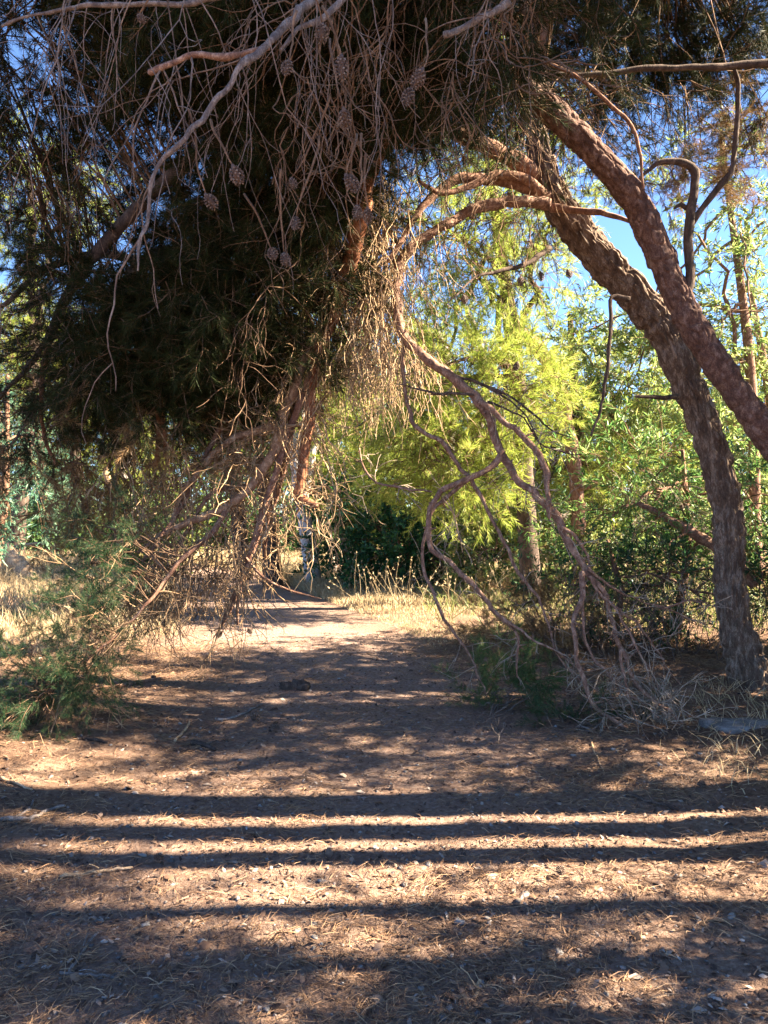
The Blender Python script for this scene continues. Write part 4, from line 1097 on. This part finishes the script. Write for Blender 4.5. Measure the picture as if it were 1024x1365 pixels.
SM = []
for k in range(6):
    v, f = pebble_template(trng, 2); g = Geo(); g.add(v, f); SM.append(g.mesh('stone', M['stone']))
spots = [(190, 1141, 14), (135, 1228, 12), (195, 1233, 14), (268, 1256, 13), (355, 1345, 16), (500, 1130, 12), (572, 1153, 11), (612, 1230, 20), (650, 1225, 12), (700, 1193, 16), (742, 1198, 12), (560, 1318, 14), (745, 1270, 14), (765, 1008, 10),
         (728, 1000, 8), (905, 1168, 11), (975, 1222, 16), (1000, 1150, 12), (310, 922, 7), (240, 965, 8), (460, 1210, 12), (420, 1250, 13), (95, 1140, 12), (18, 1173, 12), (48, 1285, 10), (140, 1330, 10), (655, 1100, 9), (820, 1000, 11), (870, 1185, 12), (930, 1225, 14),
         (315, 1150, 10), (600, 1345, 16), (480, 1290, 13), (230, 1180, 9), (690, 1060, 8), (520, 1045, 8), (390, 1085, 8), (880, 1020, 10), (950, 1330, 16), (830, 1290, 13)]
for k, (px, py, w) in enumerate(spots):
    q = G(px, py); s = w * .42 / F * q[1]
    o = link('stone', SM[k % 6]); o.location = (q[0], q[1], q[2] + s * .15); o.scale = (s, s, s); o.rotation_euler = (rng.normal(0, .2), rng.normal(0, .2), rng.uniform(0, 6))
    tag(o, 'small pale grey stone lying among the fallen needles', 'stone', 'pale stones on the path')
# flat pale slab at the foot of the leaning trunks
q = G(992, 966); g = Geo(); n = 26; a = np.arange(n) / n * 6.283; rr = 1 + .22 * np.sin(a * 3 + 1) + rng.normal(0, .04, n)
ring = np.stack([np.cos(a) * .30 * rr, np.sin(a) * .13 * rr, np.zeros(n)], 1)
v = np.vstack([ring + q + [0, 0, -.06], ring * .97 + q + [0, 0, .008], ring * .85 + q + [0, 0, .022], [q + [0, 0, .028]]]); v[:, 2] += rng.normal(0, .006, len(v))
ii = np.arange(n); qd = np.vstack([np.stack([ii + k * n, (ii + 1) % n + k * n, (ii + 1) % n + (k + 1) * n, ii + (k + 1) * n], 1) for k in range(2)])
g.add(v, np.stack([ii + 2 * n, (ii + 1) % n + 2 * n, np.full(n, 3 * n)], 1), qd)
tag(link('flat_rock', g.mesh('flat_rock', M['rock'], False)), 'flat pale grey rock in the needles between the leaning pines', 'rock')

sticks = [([(20, 1092), (38, 1082), (44, 1068)], 5, 'forked pale stick standing out of the broad shadow band', 'wood_grey'), ([(0, 1096), (40, 1094), (62, 1083), (88, 1076)], 7, 'pale crooked stick lying across the broad shadow band', 'wood_grey'),
          ([(92, 1298), (112, 1268), (130, 1246)], 5, 'thin grey stick in the dark patch of needles', 'wood_grey'), ([(80, 1300), (130, 1302), (172, 1296)], 5, 'long grey stick lying flat in the dark patch of needles', 'wood_grey'),
          ([(80, 1172), (120, 1166), (175, 1160)], 6, 'straight tan stick lying along the thin shadow band', 'wood_pale'), ([(255, 993), (270, 996), (288, 1002)], 8, 'short dark stick on the shaded needles', 'bark_dark'),
          ([(110, 986), (128, 988), (142, 991)], 6, 'short dark stick near the tips of the green bough', 'bark_dark'), ([(232, 990), (246, 976), (254, 962)], 4, 'slender pale stick on the sunlit needles', 'wood_pale'),
          ([(290, 962), (320, 955), (352, 938)], 4, 'arched pale stick beside the lone dark pine cone', 'wood_grey'), ([(640, 1310), (636, 1322), (635, 1332)], 6, 'short tan stick in the stony foreground', 'wood_pale'),
          ([(0, 1040), (20, 1046), (42, 1056)], 5, 'thin tan stick below the green bough tips', 'wood_pale'), ([(786, 985), (795, 1010), (805, 1030)], 3, 'thin upright dry stem beside the brush heap', 'wood_pale'),
          ([(835, 1060), (870, 1072), (905, 1082)], 5, 'dark stick lying along the thin sunlit strip', 'bark_dark'), ([(150, 1105), (110, 1112), (86, 1130)], 4, 'dark crooked twig between the shadow bands', 'bark_brown'),
          ([(700, 1280), (660, 1292), (610, 1300)], 4, 'long thin brown twig in the stony foreground', 'bark_brown'), ([(130, 918), (185, 912), (228, 905)], 6, 'brown stick under the fringe of dead twigs', 'bark_brown')]
for (pl, w, label, mat) in sticks:
    q = np.array([G(*e) for e in pl]); d = q[:, 1].mean(); r = w / 2 / F * d
    full = resample(q, 12); full[:, 2] = hgt(full[:, 0], full[:, 1]) + r * .8
    g = Geo(); tube(g, full + rng.normal(0, .003, full.shape), np.linspace(r, r * .55, 12), 7)
    dead_twig(g, full[6], rng.normal(0, 1, 3) + [0, 0, .3], .08, r * .4, 0, .1, .2)
    c = q[0]; tag(link('stick', g.mesh('stick', M[mat], True, c), None, tuple(c)), label, 'stick')
# cones lying on the ground and the little dark earth heap
c1 = G(345, 968); o = put_cone(None, c1 + [0, 0, .05], .95, (1.35, .3)); tag(o, 'lone dark pine cone lying on the shaded needles', 'pine cone')
for (px, py, lab) in ((208, 1150, 'small pine cone beside the thin shadow band'), (372, 975, 'small flattened pine cone close to the lone dark cone'), (748, 1166, 'brown pine cone among the stones on the sunlit needles'), (930, 1052, 'pine cone at the edge of the thin sunlit strip'), (202, 906, 'pine cone below the fringe of dead twigs')):
    c = G(px, py); tag(put_cone(None, c + [0, 0, .025], .55, (1.4, rng.normal(0, .4))), lab, 'pine cone')
c = G(398, 918); g = Geo()
v, f = pebble_template(np.random.default_rng(5), 4); v = v * [.13, .10, .16]; v *= (1 + (fbm(v * 26, 3)[:, None] - .5) * .9); v[:, 2] = np.maximum(v[:, 2], -.03)
g.add(v + c, f); tag(link('earth_mound', g.mesh('earth_mound', M['bark_dark'], True, c), None, tuple(c)), 'small mound of dark earth in the middle of the path', 'mound')
